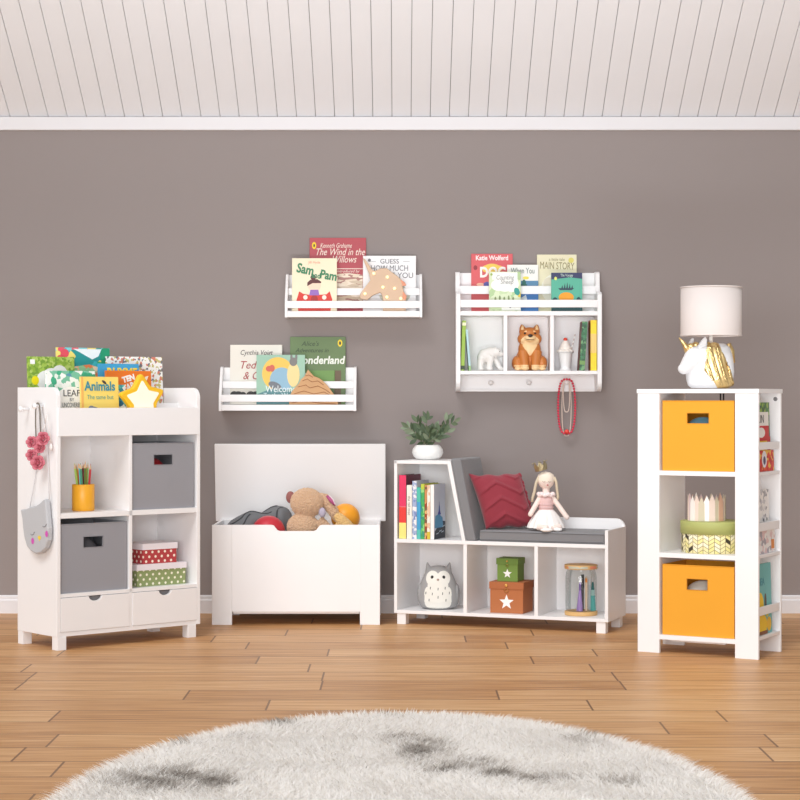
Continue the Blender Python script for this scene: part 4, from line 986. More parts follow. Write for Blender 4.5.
# books in the bench shelf
GBk = 'books in the bench bookshelf'
zb = bs+.0006
def bb_(label, x0, x1, ptop, spine, side, v0=.012, d=.17, tilt=0, bands=(), **k):
    ua, ub_ = B.u_at(x0, v0), B.u_at(x1, v0)-.0008
    return shelf_book(label, B, ua, ub_, v0, v0+d, zb, B.z_at(ptop, ua, v0)-zb, spine, side, GBk, tilt, bands=bands, **k)
pk = mat((224, 58, 100), .4)
bb_('red and pale yellow spine, leftmost and tallest book in the bench shelf', 399.2, 406.2, 475.2, pk, mat((104, 34, 58)), d=.2, bands=((.0, .25, mat((240, 226, 130))), (.25, .50, mat((226, 62, 58))), (.30, .42, BLACK) if False else (.5, .503, mat((240, 226, 220)))), title=None)
bb_('white spine beside the red book in the bench shelf', 406.8, 412, 485.2, mat((240, 236, 226)), mat((238, 236, 230)), title='the tall tree', tcol=mat((150, 140, 130)))
bb_('white spine with blue blocks in the bench shelf', 412.4, 416.8, 481, pal((226, 228, 236), (120, 140, 190), (236, 236, 240), (160, 176, 210), scale=70, seed=2), mat((200, 206, 226)))
bb_('sky blue to teal spine in the bench shelf', 417.0, 420.8, 487.5, mat((70, 160, 206)), mat((60, 150, 190)), bands=((.72, 1, mat((80, 190, 170))), (.0, .18, mat((90, 190, 180)))))
bb_('bright green spine in the bench shelf', 421.0, 424.6, 484, pal((70, 170, 96), (100, 196, 110), (60, 150, 120), (150, 210, 130), scale=50, seed=5), mat((190, 196, 60)), d=.19, bands=((.9, 1, mat((186, 200, 70))),))
bb_('thin orange and brown spine in the bench shelf', 424.8, 427.0, 485, pal((206, 140, 90), (120, 90, 70), (226, 180, 120), (160, 60, 40), scale=60, seed=9), mat((200, 206, 60)), d=.19)
bb_('cream flecked spine in the bench shelf', 427.2, 430.2, 485.3, pal((236, 226, 206), (230, 190, 160), (240, 236, 226), scale=60, seed=10), mat((236, 230, 214)), bands=((.0, .14, mat((214, 190, 60))),))
cst = mat((206, 212, 226), .45, var=.05)
bk8 = bb_('white spine with blue castle scene cover, rightmost in the bench shelf', 430.5, 434.2, 484.8, mat((240, 238, 236)), cst, d=.155, tilt=0)
hh = B.z_at(484.8, .3, .012)-zb; tt = (B.u_at(434.2, .012)-B.u_at(430.5, .012))/2
m = MB()
def side_poly(m, pts, mi, e): 
    vs = [m.bm.verts.new((tt+.0004+e, p[0]*.155, p[1]*hh)) for p in pts]; f = m.bm.faces.new(vs); f.material_index = mi
side_poly(m, [(.0, .0), (1, 0), (1, .30), (.7, .32), (.3, .22), (.05, .14)], 2, .0)
side_poly(m, [(.05, .2), (.8, .2), (.75, .38), (.55, .42), (.5, .6), (.42, .6), (.38, .45), (.1, .42)], 1, .0002)
side_poly(m, [(.30, .44), (.60, .44), (.50, .52), (.46, .70), (.42, .52)], 0, .0004)
for p in ((.3, .08), (.55, .12), (.75, .10), (.85, .2)):
    side_poly(m, [(p[0]-.12, p[1]), (p[0]+.1, p[1]+.02), (p[0]+.12, p[1]+.035), (p[0]-.1, p[1]+.02)], 3, .0006)
m.build('cover_scene', [mat((60, 66, 160)), mat((84, 150, 190)), mat((40, 46, 56)), mat((200, 214, 226))], bk8)
# pillow
pw_ = thing('throw_pillow', 'raspberry red throw pillow with ruffled chevrons leaning on the bench cushion', 'pillow', (0, 0, 0))
e1 = Vector((.240, .035, .006)); e2 = Vector((-.078, .055, .255))
e1n = e1.normalized(); e2n = e2.normalized(); e3 = e1n.cross(e2n).normalized()   # e3 towards the viewer
hw_, hh_ = .126, .140
def pil_t(a, b): return .058*(max(0, 1-abs(a)**2.6)*max(0, 1-abs(b)**2.6))**.5
def ruf(a, b):
    q = (b+1.0)*1.75-abs(((a+.15)*1.25+.0) % 2-1)*.75
    f = q % 1
    return .010*max(0, 1-f*3.2)*(1-abs(a)**6)*(1-abs(b)**6)
n = 60
m = MB(); G = {}
for sgn in (1, -1):
    for i in range(n+1):
        for j in range(n+1):
            a = -1+2*i/n; b = -1+2*j/n
            edge = i in (0, n) or j in (0, n)
            if edge and sgn == -1: G[(sgn, i, j)] = G[(1, i, j)]; continue
            pin = 1-.055*(1-abs(a)**2)*abs(b)**3; pin2 = 1-.055*(1-abs(b)**2)*abs(a)**3
            wob = .004*math.sin(a*9+b*4)*abs(b)**4
            z = sgn*pil_t(a, b)+(ruf(a, b) if sgn == 1 else 0)
            G[(sgn, i, j)] = m.bm.verts.new(Vector((a*hw_*pin2, b*hh_*pin+wob, z)))
for sgn in (1, -1):
    for i in range(n):
        for j in range(n):
            q = (G[(sgn, i, j)], G[(sgn, i+1, j)], G[(sgn, i+1, j+1)], G[(sgn, i, j+1)])
            m.bm.faces.new(q if sgn == 1 else q[::-1])
PILM = mat((140, 45, 59), .9, bump=.25, bscale=700, sheen=.25, name='raspberry cotton')
m.build('pillow_cover', PILM, pw_, smooth=True)
fr = MB()   # ragged ruffle along the right edge
for k in range(16):
    b = -.95+1.85*k/15
    fr.ell((hw_*(.97+.03*math.sin(k*2.1)), hh_*b, .004*math.cos(k*1.7)), (.008, .012, .007))
fr.build('edge_ruffle', PILM, pw_, smooth=True)
Mr = Matrix((e1n, e2n, e3)).transposed()
# lower edge sits on the cushion
blc = Vector(B.w(B.u_at(486.5, .058), .058, bs+.056))
ctr = blc+e1n*hw_*.97+e2n*hh_*.98
for o in pw_.children: o.data.transform(Mr.to_4x4())
pw_.location = ctr
# doll
v = .10; u = B.u_at(546.5, v); s = (CD+B.w(u, v).y)/FOC
dl = thing('rag_doll', 'rag doll with gold crown and white skirt sitting on the bench', 'doll', B.w(u, v, bs+.0525))
def D(px, py, y=0): return Vector(((px-546.5)*s, y, (531.5-py)*s))
SK = mat((240, 222, 214), .85, bump=.2, bscale=500); WD = mat((240, 236, 234), .8, bump=.2, bscale=300); PKD = mat((222, 188, 186), .85, bump=.3, bscale=250)
m = MB()
m.ell(D(546, 481.5), (.040, .036, .041)); m.tube([D(546, 487), D(546, 500)], [.016, .02], 12); m.ell(D(546, 505), (.031, .024, .055)); m.ell(D(546, 522), (.042, .034, .036))
m.tube([D(541, 497), D(535.5, 506, -.012), D(530.5, 514, -.028)], [.0135, .0125, .0125], 12); m.ell(D(530, 515, -.03), .0125)
m.tube([D(551, 497), D(558, 506, -.01), D(566, 517.5, -.018)], [.0135, .0125, .0125], 12); m.ell(D(566.5, 518, -.018), .013)
m.tube([D(541, 526, 0), D(538, 527.5, -.055), D(546, 528.2, -.09)], [.02, .016, .014], 12); m.tube([D(552, 526, 0), D(558, 527.5, -.055), D(551, 528.4, -.075)], [.02, .016, .014], 12)
fuse(m, 'doll_body', SK, dl, .0035, 4)
m = MB(); m.lathe([(.030, .082), (.034, .100), (.034, .118), (.0365, .140), (.034, .156), (.022, .164)], 24, c=(-.0024, 0, 0), sy=.85); m.build('bodice', PKD, dl, smooth=True)
m = MB()
for z in (.098, .112, .126): m.tube([(-.0024+.0362*math.cos(t), .0310*math.sin(t), z) for t in [2*PI*i/24 for i in range(24)]], .0022, 6, closed=True)
m.build('bodice_trim', mat((226, 196, 196), .85), dl, smooth=True)
m = MB(); ns = 60
def skirt_ring(r, z, amp): return [m.bm.verts.new((-.002+(r+amp*math.sin(i*2*PI/ns*13))*math.cos(2*PI*i/ns), ((r+amp*math.cos(i*2*PI/ns*11))*.78)*math.sin(2*PI*i/ns)-.006, z)) for i in range(ns)]
rg = [skirt_ring(.034, .100, .0), skirt_ring(.046, .086, .002), skirt_ring(.064, .062, .005), skirt_ring(.080, .034, .007), skirt_ring(.086, .014, .008)]
for A, Bq in zip(rg, rg[1:]):
    for i in range(ns): m.bm.faces.new((A[i], A[(i+1) % ns], Bq[(i+1) % ns], Bq[i]))
m.build('skirt', WD, dl, smooth=True)
m = MB(); m.ell(D(545, 529.6, -.098), (.030, .017, .009)); m.ell(D(556.5, 529.4, -.082), (.021, .016, .0095)); m.build('shoes', mat((244, 240, 238), .6), dl, smooth=True)
m = MB()
for k in range(14):
    a = 2*PI*k/14
    m.ell((-.0024+.034*math.cos(a), .030*math.sin(a), .170+.004*(k % 2)), (.012, .010, .011))
m.build('ruffle_collar', mat((240, 224, 224), .85), dl, smooth=True)
HAIR = mat((208, 194, 170), .9, bump=.5, bscale=200)
m = MB(); m.lathe([(.042, -.006), (.0425, .012), (.036, .028), (.02, .038), (0, .042)], 24, c=tuple(D(546, 481.5, .006))); 
m.build('hair_cap', mat((236, 222, 206), .9), dl, smooth=True)
for L in ([(538.5, 478), (536, 484), (534.5, 492), (532.5, 499), (532, 503)], [(554, 478), (556, 483), (557, 491), (558, 498), (557.5, 501)]):
    m = MB(); 
    for k in range(3): m.tube([D(p[0]+(k-1)*.5*i/4, p[1], -.004-.006*(k % 2)) for i, p in enumerate(L)], [.006, .0065, .0058, .005, .003], 8)
    m.build('pigtail', HAIR, dl, smooth=True)
m = MB(); c = D(541.5, 471.5, -.004)
Mc_ = Matrix.Translation(c) @ Matrix.Rotation(-.25, 4, 'Y')
k = 8; ring = []
for i in range(2*k):
    a = PI*i/k; r = .024; up = .034 if i % 2 == 0 else .018
    ring.append((Vector((r*math.cos(a), r*math.sin(a), 0)), Vector((r*1.18*math.cos(a), r*1.18*math.sin(a), up))))
ring = [(p*1.2, q*1.2) for p, q in ring]
vs = [(m.bm.verts.new(Mc_ @ p), m.bm.verts.new(Mc_ @ q)) for p, q in ring]
for i in range(2*k): j = (i+1) % (2*k); m.bm.faces.new((vs[i][0], vs[j][0], vs[j][1], vs[i][1]))
for p, q in ring[::2]: m.ell(q, .0035, M=Mc_, u=8, v=6)
m.build('crown', mat((176, 164, 130), .35, metal=.7), dl)
m = MB()
for cx in (543.2, 549.2): m.tube([D(cx-1.4, 482.2, -.0375), D(cx, 483.0, -.0385), D(cx+1.4, 482.2, -.0375)], .0012, 5)
m.build('sleeping_eyes', mat((130, 100, 90)), dl)
m = MB(); m.ell(D(547, 485.8, -.0362), (.0045, .003, .0035)); m.build('mouth', mat((176, 96, 96)), dl, smooth=True)
# owl
v = .13; u = B.u_at(438.5, v); s = (CD+B.w(u, v).y)/FOC
ow = thing('owl_cushion', 'plump grey owl with white face and belly in the left bench cubby', 'soft toy', B.w(u, v, bz1+.0006), R(-4))
OW = [mat((158, 158, 159), .85, bump=.3, bscale=500), mat((232, 231, 224), .85, bump=.3, bscale=500)]
H = 46.5*s
m = MB(); m.lathe([(0, 0), (.068, .001), (.090, .012), (.099, .040), (.097, .080), (.086, .130), (.070, .168), (.052, .194), (.030, .208), (0, .212)], 48, sy=.76)
for sx in (-1, 1):
    m.tube([(sx*.044, 0, .180), (sx*.056, 0, .226)], [.022, .003], 10)
    m.ell((sx*.090, .004, .072), (.014, .034, .050))
def owfn(c, n):
    x, z = c.x, c.z
    if c.y > -.005: return 0
    for cx_ in (-.026, .026):
        if ((x-cx_)/.033)**2+((z-.152)/.036)**2 < 1: return 1
    if abs(x) < .050 and .09 < z < .150 and abs(x) < .048+(.13-z)*.25: return 1
    if (x/.066)**4+((z-.062)/.056)**4 < 1: return 1
    return 0
fuse(m, 'owl_body', OW, ow, .0026, 4, owfn)
def owy(x, z):
    # depth of the lathe surface at height z
    P = [(0, .0), (.068, .001), (.090, .012), (.099, .040), (.097, .080), (.086, .130), (.070, .168), (.052, .194)]
    for (r0, z0), (r1, z1) in zip(P, P[1:]):
        if z0 <= z <= z1: r = r0+(r1-r0)*(z-z0)/(z1-z0); return -.76*math.sqrt(max(0, r*r-x*x))
    return -.04
for sx in (-1, 1): MB().ell((sx*.028, owy(.028, .158), .158), (.0075, .004, .0085)).build('eye', BLACK, ow, smooth=True)
MB().ell((0, owy(0, .147)-.001, .147), (.006, .006, .005)).build('beak', mat((176, 150, 140)), ow, smooth=True)
m = MB()
for x, z in ((-.036, .106), (.002, .102), (.036, .106), (-.058, .082), (-.026, .078), (.024, .080), (.056, .082), (.002, .062), (-.042, .048), (.040, .048)):
    m.tube([(x, owy(x, z+.005)-.0006, z+.006), (x-.001, owy(x, z-.005)-.0006, z-.006)], .0018, 6)
m.build('feather_marks', mat((84, 84, 84)), ow)
# star boxes
def star_box(label, F, xl, xr, v0, d, z0, py_top, hlid, c, cd):
    a, b = F.u_at(xl, v0), F.u_at(xr, v0); w = b-a; zt_ = F.z_at(py_top, a, v0)
    o = thing('gift_box', label, 'box', F.w(a, v0, z0), F.a, 'star boxes in the bench')
    H = zt_-z0; M1 = mat(c, .6, var=.05)
    MB().box(0, w, 0, d, 0, H-.006).build('box_body', M1, o, bevel=.001)
    e = .004; MB().box(-e, w+e, -e, d+e, H-hlid, H).build('lid', mat(cd, .6, var=.05), o, bevel=.001)
    MB().prism(star_pts(w*.225, w*.095, w*.5, (H-hlid)*.46), 'y', -.0012, .0002).build('star', mat((244, 242, 240), .5), o)
    m = MB(); m.ell((w*.5, -e-.003, H-hlid*.45), (w*.045, .004, w*.045)); m.lathe([(w*.05, -.002), (w*.065, 0), (w*.05, .002)], 16, M=Matrix.Translation((w*.5, -e-.001, H-hlid*1.15)) @ Matrix.Rotation(PI/2, 4, 'X')); m.build('clasp', mat((220, 170, 90), .35, metal=.6), o, smooth=True)
    return H
v = .055
H1 = star_box('brown box with white star and clasp under the green box', B, 490.2, 523.0, v, .155, bz1+.0006, 581.5, .034, (178, 106, 60), (172, 100, 56))
star_box('small green box with white star on top of the brown box', B, 497.2, 517.6, v+.03, .10, bz1+.0006+H1+.0005, 558.0, .030, (112, 142, 62), (104, 134, 56))
# glass jar
v = .13; u = B.u_at(581, v); s = (CD+B.w(u, v).y)/FOC
jr = thing('glass_jar', 'clear glass jar with wooden base and lid in the right bench cubby', 'jar', B.w(u, v, bz1+.0006))
WOOD = mat((214, 172, 112), .5, var=.12, vscale=30, name='pale wood')
rj = 16.6*s
MB().lathe([(0, 0), (rj*.97, 0), (rj*.99, .003), (rj*.99, .017), (rj*.97, .019), (0, .019)], 48).build('wooden_base', WOOD, jr, smooth=False, bevel=.001)
MB().lathe([(rj*.90, .0195), (rj*.93, .03), (rj*.94, .10), (rj*.94, .18), (rj*.88, .205), (rj*.84, .214), (rj*.84, .218)], 48).build('glass_body', glass_mat(), jr, smooth=True)
MB().lathe([(0, .2185), (rj*.97, .2185), (rj*1.0, .221), (rj*1.0, .236), (rj*.97, .239), (0, .239)], 48).build('wooden_lid', WOOD, jr, bevel=.001)
m = MB(); m.lathe([(rj*1.001, .2225), (rj*1.004, .2235), (rj*1.004, .2335), (rj*1.001, .2345)], 48); m.build('lid_band', pal((206, 150, 84), (190, 190, 170), (214, 180, 120), (224, 140, 110), scale=30, seed=4), jr, smooth=True)
W0 = B.w(u, v, bz1+.0006+.0198)
def pen(label, name, cat, px, dy, L, r0, r1, parts, tilt):
    o = thing(name, label, cat, (W0.x+(px-581)*s, W0.y+dy, W0.z), 0, rot=(0, R(tilt), 0), group='pens in the glass jar')
    for nm, a, b, ra, rb_, c in parts:
        MB().lathe([(0, a*L), (ra, a*L), (rb_, b*L), (0, b*L)], 14).build(nm, c if not isinstance(c, tuple) else mat(c, .35), o, smooth=False)
pen('purple cone-bodied brush standing leftmost in the glass jar', 'craft_brush', 'brush', 579.3, -.02, .158, 0, 0, [('brush_body', 0, .62, .016, .006, (166, 136, 202)), ('brush_neck', .62, .86, .006, .005, (120, 90, 160)), ('brush_cap', .86, 1, .007, .006, (236, 236, 238))], 1)
pen('black capped marker beside the purple brush in the jar', 'marker_pen', 'pen', 582.8, .012, .170, 0, 0, [('pen_barrel', 0, .62, .006, .006, (60, 60, 66)), ('pen_cap', .62, 1, .0075, .007, (40, 40, 44))], 0)
pen('beige pencil with orange end in the jar middle', 'wooden_pencil', 'pencil', 586.0, -.012, .165, 0, 0, [('pencil_barrel', 0, .82, .0058, .0058, (226, 200, 176)), ('pencil_end', .82, .93, .006, .006, (226, 140, 60)), ('pencil_tip', .93, 1, .006, .001, (200, 180, 150))], 0)
pen('pale silver ruler-like pen behind the beige pencil in the jar', 'marker_pen', 'pen', 590.0, .015, .150, 0, 0, [('pen_barrel', 0, .8, .0055, .0055, (196, 206, 212)), ('pen_cap', .8, 1, .006, .005, (220, 222, 226))], 0)
pen('teal cone-bodied brush standing rightmost in the glass jar', 'craft_brush', 'brush', 593.0, -.005, .160, 0, 0, [('brush_body', 0, .45, .013, .010, (96, 196, 192)), ('brush_grip', .45, .62, .010, .009, (180, 220, 216)), ('brush_neck', .62, .85, .008, .004, (40, 120, 120)), ('brush_cap', .85, 1, .004, .003, (230, 230, 232))], -1)
# ------------------------------------------------------------------ right: tower with side book racks
TF = Frame(1.030, -1.485, -29.5)
TW = .549; TD = .308; T = .016
tt_, tb = 1.137, 1.119
tw = thing('storage_tower', 'tall white open cubby tower with book racks on its side', 'cabinet', TF.w(0, 0, 0), TF.a)
xl = TF.u_at(659.3, 0); xr = TF.u_at(735, 0)
TW = TF.u_at(758.4, 0)
MB().box(-.003, TW+.003, -.004, TD+.003, tb, tt_).build('top_board', WHITE, tw, bevel=.001)
for a, b in ((0, xl), (xr, TW)):
    MB().box(a, b, 0, T, 0, tb).build('front_post', WHITE, tw, bevel=.001)
    MB().box(a, b, TD-T, TD, 0, tb).build('rear_post', WHITE, tw, bevel=.001)
MB().box(xl-T, xl, T, TD-T, .06, tb).build('inner_panel', WHITE, tw); MB().box(xr, xr+T, T, TD-T, .06, tb).build('inner_panel', WHITE, tw)
szs = [TF.z_at(470.6, xl, 0), TF.z_at(552.6, xl, 0), TF.z_at(634.6, xl, 0)]
for z in szs: MB().box(xl, xr, .001, TD-.001, z-.020, z).build('shelf', WHITE, tw, bevel=.001)
MB().box(xl+.03, xr-.06, .05, .08, szs[2]-.032, szs[2]-.020).build('support_batten', WHITE, tw)
racks = []
for (pr0, pr1, ps) in ((442.5, 450, 472), (523.5, 532, 555), (608, 616.5, 637)):
    zs = TF.z_at(ps+.5, TW, .02); zr1 = TF.z_at(pr0, TW, .02); zr0 = TF.z_at(pr1, TW, .02)
    racks.append((zs, zr0, zr1))
    for side in (0, 1):
        a, b = (xr+T, TW-.002) if side else (.002, xl-T)
        MB().box(a, b, T, TD-T, zs-.014, zs).build('rack_shelf', WHITE, tw, bevel=.001)
        a, b = (TW-.012, TW-.003) if side else (.003, .012)
        MB().box(a, b, T, TD-T, zr0, zr1).build('rack_rail', WHITE, tw, bevel=.001)
M = Matrix.Translation((xr+.080, TD-T, TF.z_at(399, TW, TD))) @ Matrix.Rotation(PI/2, 4, 'X')
MB().lathe([(0, 0), (.009, 0), (.009, .003), (.006, .005), (0, .005)], 20, M=M).build('screw_cap', mat((130, 130, 132), .4, metal=.5), tw)
u = TF.u_at(722, TD*.7)
m = MB(); zz = tb
m.tube([(u-.007, TD*.7, zz), (u-.007, TD*.7, zz-.031), (u+.007, TD*.7, zz-.031), (u+.007, TD*.7, zz)], .0035, 6); m.build('cable_clip', BLACK, tw)
# yellow bins
GY = 'yellow fabric bins in the tower'; RY = mat((214, 142, 26), .7); v = .014
def ybin(label, z0, ptop, hole):
    a, b = TF.u_at(662.5, v), TF.u_at(734.2, v)
    return bin_box('storage_bin', label, TF, a, b, v, TD-.02, z0+.0005, TF.z_at(ptop, (a+b)/2, v), hole_px(TF, v, *hole), BINY, RY, GY)
ybin('yellow fabric bin in the top cubby of the tower under the lamp', szs[0], 400.5, (687.3, 708.7, 413.3, 423.3))
ybin('yellow fabric bin in the bottom cubby of the tower', szs[2], 565.5, (687, 707.5, 579.3, 590))
um = TF.u_at(700, .1)
o = MB().ell((0, 0, .112), (.10, .09, .112), u=32, v=20).build('toy_ball', mat((120, 176, 200), .6), smooth=True, loc=TF.w(um+.005, .125, szs[0]+.007)); tag(o, 'light blue ball inside the upper yellow bin', 'ball')
o = MB().ell((0, 0, .112), (.10, .09, .112), u=32, v=20).build('soft_toy', mat((232, 226, 214), .95, bump=.8, bscale=120), smooth=True, loc=TF.w(um+.005, .125, szs[2]+.007)); tag(o, 'white fluffy toy inside the lower yellow bin', 'soft toy')
# round hat box and paper crown
v = .154; u = TF.u_at(712, v); z0 = szs[1]+.0005
hb = thing('hat_box', 'round hat box with green lid and herringbone print in the middle tower cubby', 'box', TF.w(u, v, z0))
s = (CD+TF.w(u, v).y)/FOC
rh = 30.5*s; hz_ = TF.z_at(520.5, u, v)-z0
MB().lathe([(0, 0), (rh*.985, 0), (rh, .002), (rh, hz_-.02), (0, hz_-.02)], 64).build('box_body', herring_mat([(0, (238, 226, 172)), (.40, (232, 222, 150)), (.68, (242, 236, 206)), (.90, (60, 54, 44))], (120, 106, 70)), hb, smooth=False)
MB().lathe([(0, hz_-.002), (rh*.9, hz_-.002), (rh*.94, hz_-.054), (rh*1.005, hz_-.054), (rh*1.03, hz_-.053), (rh*1.03, hz_-.003), (rh*1.02, hz_), (0, hz_)], 64).build('lid', mat((174, 180, 110), .6), hb)
for o in hb.children:
    for p in o.data.polygons: p.use_smooth = abs(p.normal.z) < .5
cr_ = thing('paper_crown', 'pastel pink and white picket-pointed paper crown on the hat box', 'crown', TF.w(TF.u_at(706.5, v), v, z0+hz_+.0005))
uc = TF.u_at(712.5, v)
RC = 18.2*s; hc = (520-493)*s
CM = [mat((232, 212, 200), .5), mat((226, 182, 158), .5), mat((244, 240, 236), .45), mat((206, 196, 172), .5), mat((228, 204, 204), .5)]
npk = 22
for k in range(npk):
    a = 2*PI*k/npk; m = MB()
    hk = hc*(.90+.10*((k*7) % 5)/4); wk = 2*PI*RC/npk*.62
    Mk = Matrix.Rotation(a, 4, 'Z') @ Matrix.Translation((RC, 0, 0)) @ Matrix.Rotation(R(90), 4, 'Z')
    pts = [(-wk, 0), (wk, 0), (wk*.95, hk*.72), (wk*.55, hk*.84), (0, hk), (-wk*.55, hk*.84), (-wk*.95, hk*.72)]
    m.prism(pts, 'y', -.0012-.001*(k % 2), .0012-.001*(k % 2), M=Mk)
    m.build('crown_point', CM[(k*3+k//4) % 5], cr_)
# unicorn lamp
v = .15; u = TF.u_at(711, v); s = (CD+TF.w(u, v).y)/FOC
lp = thing('table_lamp', 'table lamp with white and gold unicorn-head base and round white shade', 'lamp', TF.w(u, v, tt_+.004))
zb_px = 387.2
def U(px, py, y=0): return Vector(((px-711)*s, y, (zb_px-py)*s))
UW = mat((228, 228, 230), .3)
m = MB()
m.lathe([(0, 0), (.080, 0), (.094, .012), (.101, .034), (.105, .07), (.102, .115), (.096, .15), (.086, .178), (.066, .193), (0, .196)], 48, c=tuple(U(709.8, zb_px)), sy=.74)
m.ell(U(697, 356.5, -.022), (.060, .052, .052)); m.tube([U(695, 357, -.024), U(688, 363, -.026), U(683.5, 367.5, -.026)], [.050, .038, .027], 20); m.ell(U(683, 367.8, -.026), (.0265, .027, .024))
m.ell(U(703, 352, -.02), (.05, .05, .042))
MANE = [(703.5, 350), (706, 343), (712, 339), (716.5, 341), (719.5, 352), (725, 366), (732.5, 378), (731, 389), (716.5, 389), (709.5, 379), (701.5, 369.5), (704, 359)]
MP = [(U(*p)[0], U(*p)[2]) for p in MANE]
def inside(x, z):
    r = False
    for (x0, z0), (x1, z1) in zip(MP, MP[1:]+MP[:1]):
        if (z0 > z) != (z1 > z) and x < (x1-x0)*(z-z0)/(z1-z0)+x0: r = not r
    return r
uh = fuse(m, 'unicorn_head', [UW, GOLD], lp, .0022, 9, lambda c, n: 1 if c.y < .012 and inside(c.x, c.z) else 0)
top_, mid_, low_ = U(711, 342), U(714, 360), U(724, 387)
for vv in uh.data.vertices:
    x, y, z = vv.co
    if y < .012 and inside(x, z):
        t = max(0, min(1, (top_.z-z)/(top_.z-low_.z)))
        xc = (1-t)**2*top_.x+2*t*(1-t)*mid_.x+t*t*low_.x
        vv.co += vv.normal*min(1, max(0, z/.02))*(.0050+.0050*math.sin((x-xc)*210))
bmx = bmesh.new(); bmx.from_mesh(uh.data)
gv_ = [q for q in bmx.verts if q.co.y < .02 and inside(q.co.x, q.co.z)]
for _ in range(6): bmesh.ops.smooth_vert(bmx, verts=gv_, factor=.5, use_axis_x=True, use_axis_y=True, use_axis_z=True)
bmx.to_mesh(uh.data); bmx.free()
for px, y, k in ((700.5, -.050, 1), (692.0, .025, .62)):
    m = MB()
    pts = [(-.016, -.016), (.010, -.018), (.019, .010), (.020, .030), (.014, .044), (.004, .038), (-.012, .018), (-.020, .002)]
    m.prism([(a*k, b*k) for a, b in pts], 'y', -.008, .008, M=Matrix.Translation(U(px, 346 if k == 1 else 342.5, y)))
    m.build('ear', UW, lp, bevel=.005)
m = MB(); m.tube([U(688, 350, -.02), U(684, 344, -.02), U(678.4, 336.8, -.02)], [.019, .011, .0025], 14)
m.build('horn', GOLD, lp, smooth=True)
m = MB(); m.ell(U(690.5, 345.5, -.02), (.022, .018, .014)); m.ell(U(695, 344, -.02), (.018, .018, .013)); m.ell(U(688.5, 347.5, -.022), (.013, .014, .010))
m.build('forelock', GOLD, lp, smooth=True)
m = MB(); m.tube([U(729.5, 342.5, .025), U(732, 350, .03), U(733.6, 362, .03)], [.010, .016, .012], 12); m.build('mane_lock', GOLD, lp, smooth=True)
m = MB(); m.tube([U(711, 352), U(711, 322)], .0085, 16); m.build('lamp_pole', mat((236, 232, 228), .35), lp, smooth=True)
zs0, zs1 = (zb_px-334.6)*s, (zb_px-286.6)*s; rs = 30.3*s
SHM = mat((214, 204, 200), .85, bump=.1, bscale=900, name='lamp shade cloth')
m = MB(); m.lathe([(rs, zs0), (rs*.995, zs1), (rs*.98, zs1), (rs*.985, zs0), (rs, zs0)], 64); o = m.build('lamp_shade', SHM, lp, smooth=True, bevel=0)
m = MB()
for z in (zs0, zs1): m.tube([(rs*.995*math.cos(2*PI*i/64), rs*.995*math.sin(2*PI*i/64), z) for i in range(64)], .0028, 8, closed=True)
m.build('shade_trim', SHM, lp, smooth=True)
m = MB()
for k in range(3): a = 2*PI*k/3; m.tube([(0, 0, zs0+.03), (rs*.985*math.cos(a), rs*.985*math.sin(a), zs0+.005)], .002, 6)
m.build('shade_ring', mat((180, 178, 176), .4, metal=.6), lp)
# books in the side racks: covers face out of the tower's right side
RF = Frame(TF.w(TW, 0).x, TF.w(TW, 0).y, -29.5+90)     # u runs back along the side, v into the tower
GT = "books in the tower's side racks"
def rack_book(label, r, v0, v1, inn, ptop, t, cov, lean=4):
    zs = racks[r][0]+.0005
    return book(label, RF, 0, 0, ptop, inn, zs, t, cov, GT, min(lean, 1.5), u0=v0, u1=v1)
c1 = pal((60, 110, 50), (40, 50, 40), (150, 180, 70), (70, 130, 60), scale=50, seed=12)
b, w, h, y = rack_book('green and black patterned book with yellow and red panels, top side rack', 0, .022, .235, .029, 402.5, .009, c1)
im = MB()
im.box(-w*.5, w*.42, y-.0004, y, h*.60, h*.86, 0); im.box(-w*.5, w*.42, y-.0006, y, h*.44, h*.66, 1); im.disc(-w*.05, h*.56, .05, .022, y-.0009, 0); im.box(-w*.5, w*.3, y-.0008, y, h*.0, h*.44, 2); im.disc(-w*.05, h*.26, .03, .035, y-.0011, 3); im.box(w*.3, w*.5, y-.0005, y, 0, h*.5, 1)
im.build('illustration', [mat((236, 232, 226)), mat((200, 40, 40)), mat((240, 206, 50)), mat((240, 232, 150))], b)
text('FUN', .05, mat((60, 60, 60)), b, -.02, h*.70, y-.0012, maxw=w*.5)
b, w, h, y = rack_book('red book with white ghost shape in front of the green patterned book', 0, .024, .250, .0185, 450.5, .008, pal((206, 44, 36), (220, 60, 40), (236, 190, 80), (196, 36, 36), scale=50, seed=13), 2)
im = MB(); im.disc(-.015, h*.58, .032, .036, y-.0002, 0); im.disc(-.015, h*.52, .016, .018, y-.0006, 1); im.build('illustration', [mat((226, 224, 232)), mat((90, 80, 110))], b)
doodle = pal((240, 238, 234), (240, 238, 234), (150, 150, 156), (236, 234, 232), (200, 200, 204), (244, 242, 240), scale=55, seed=15, name='pencil doodle print')
b, w, h, y = rack_book('white book of grey animal doodles in the middle side rack', 1, .022, .225, .029, 490, .009, doodle)
im = MB(); im.disc(w*.12, h*.52, .006, .007, y-.0002, 0); im.disc(w*.34, h*.53, .006, .007, y-.0002, 0); im.build('illustration', [BLACK], b)
b, w, h, y = rack_book('low white book with an orange square in front of the doodle book', 1, .024, .265, .0185, 530, .008, pal((236, 234, 232), (240, 238, 236), (170, 166, 176), (226, 200, 200), scale=45, seed=16), 2)
im = MB(); im.box(w*.28, w*.44, y-.0004, y, h*.15, h*.55, 0); im.build('illustration', [mat((222, 140, 70))], b)
sea = mat((110, 186, 186), .45, var=.1)
b, w, h, y = rack_book('aqua book with yellow and red animals in the bottom side rack', 2, .022, .235, .024, 564, .012, sea)
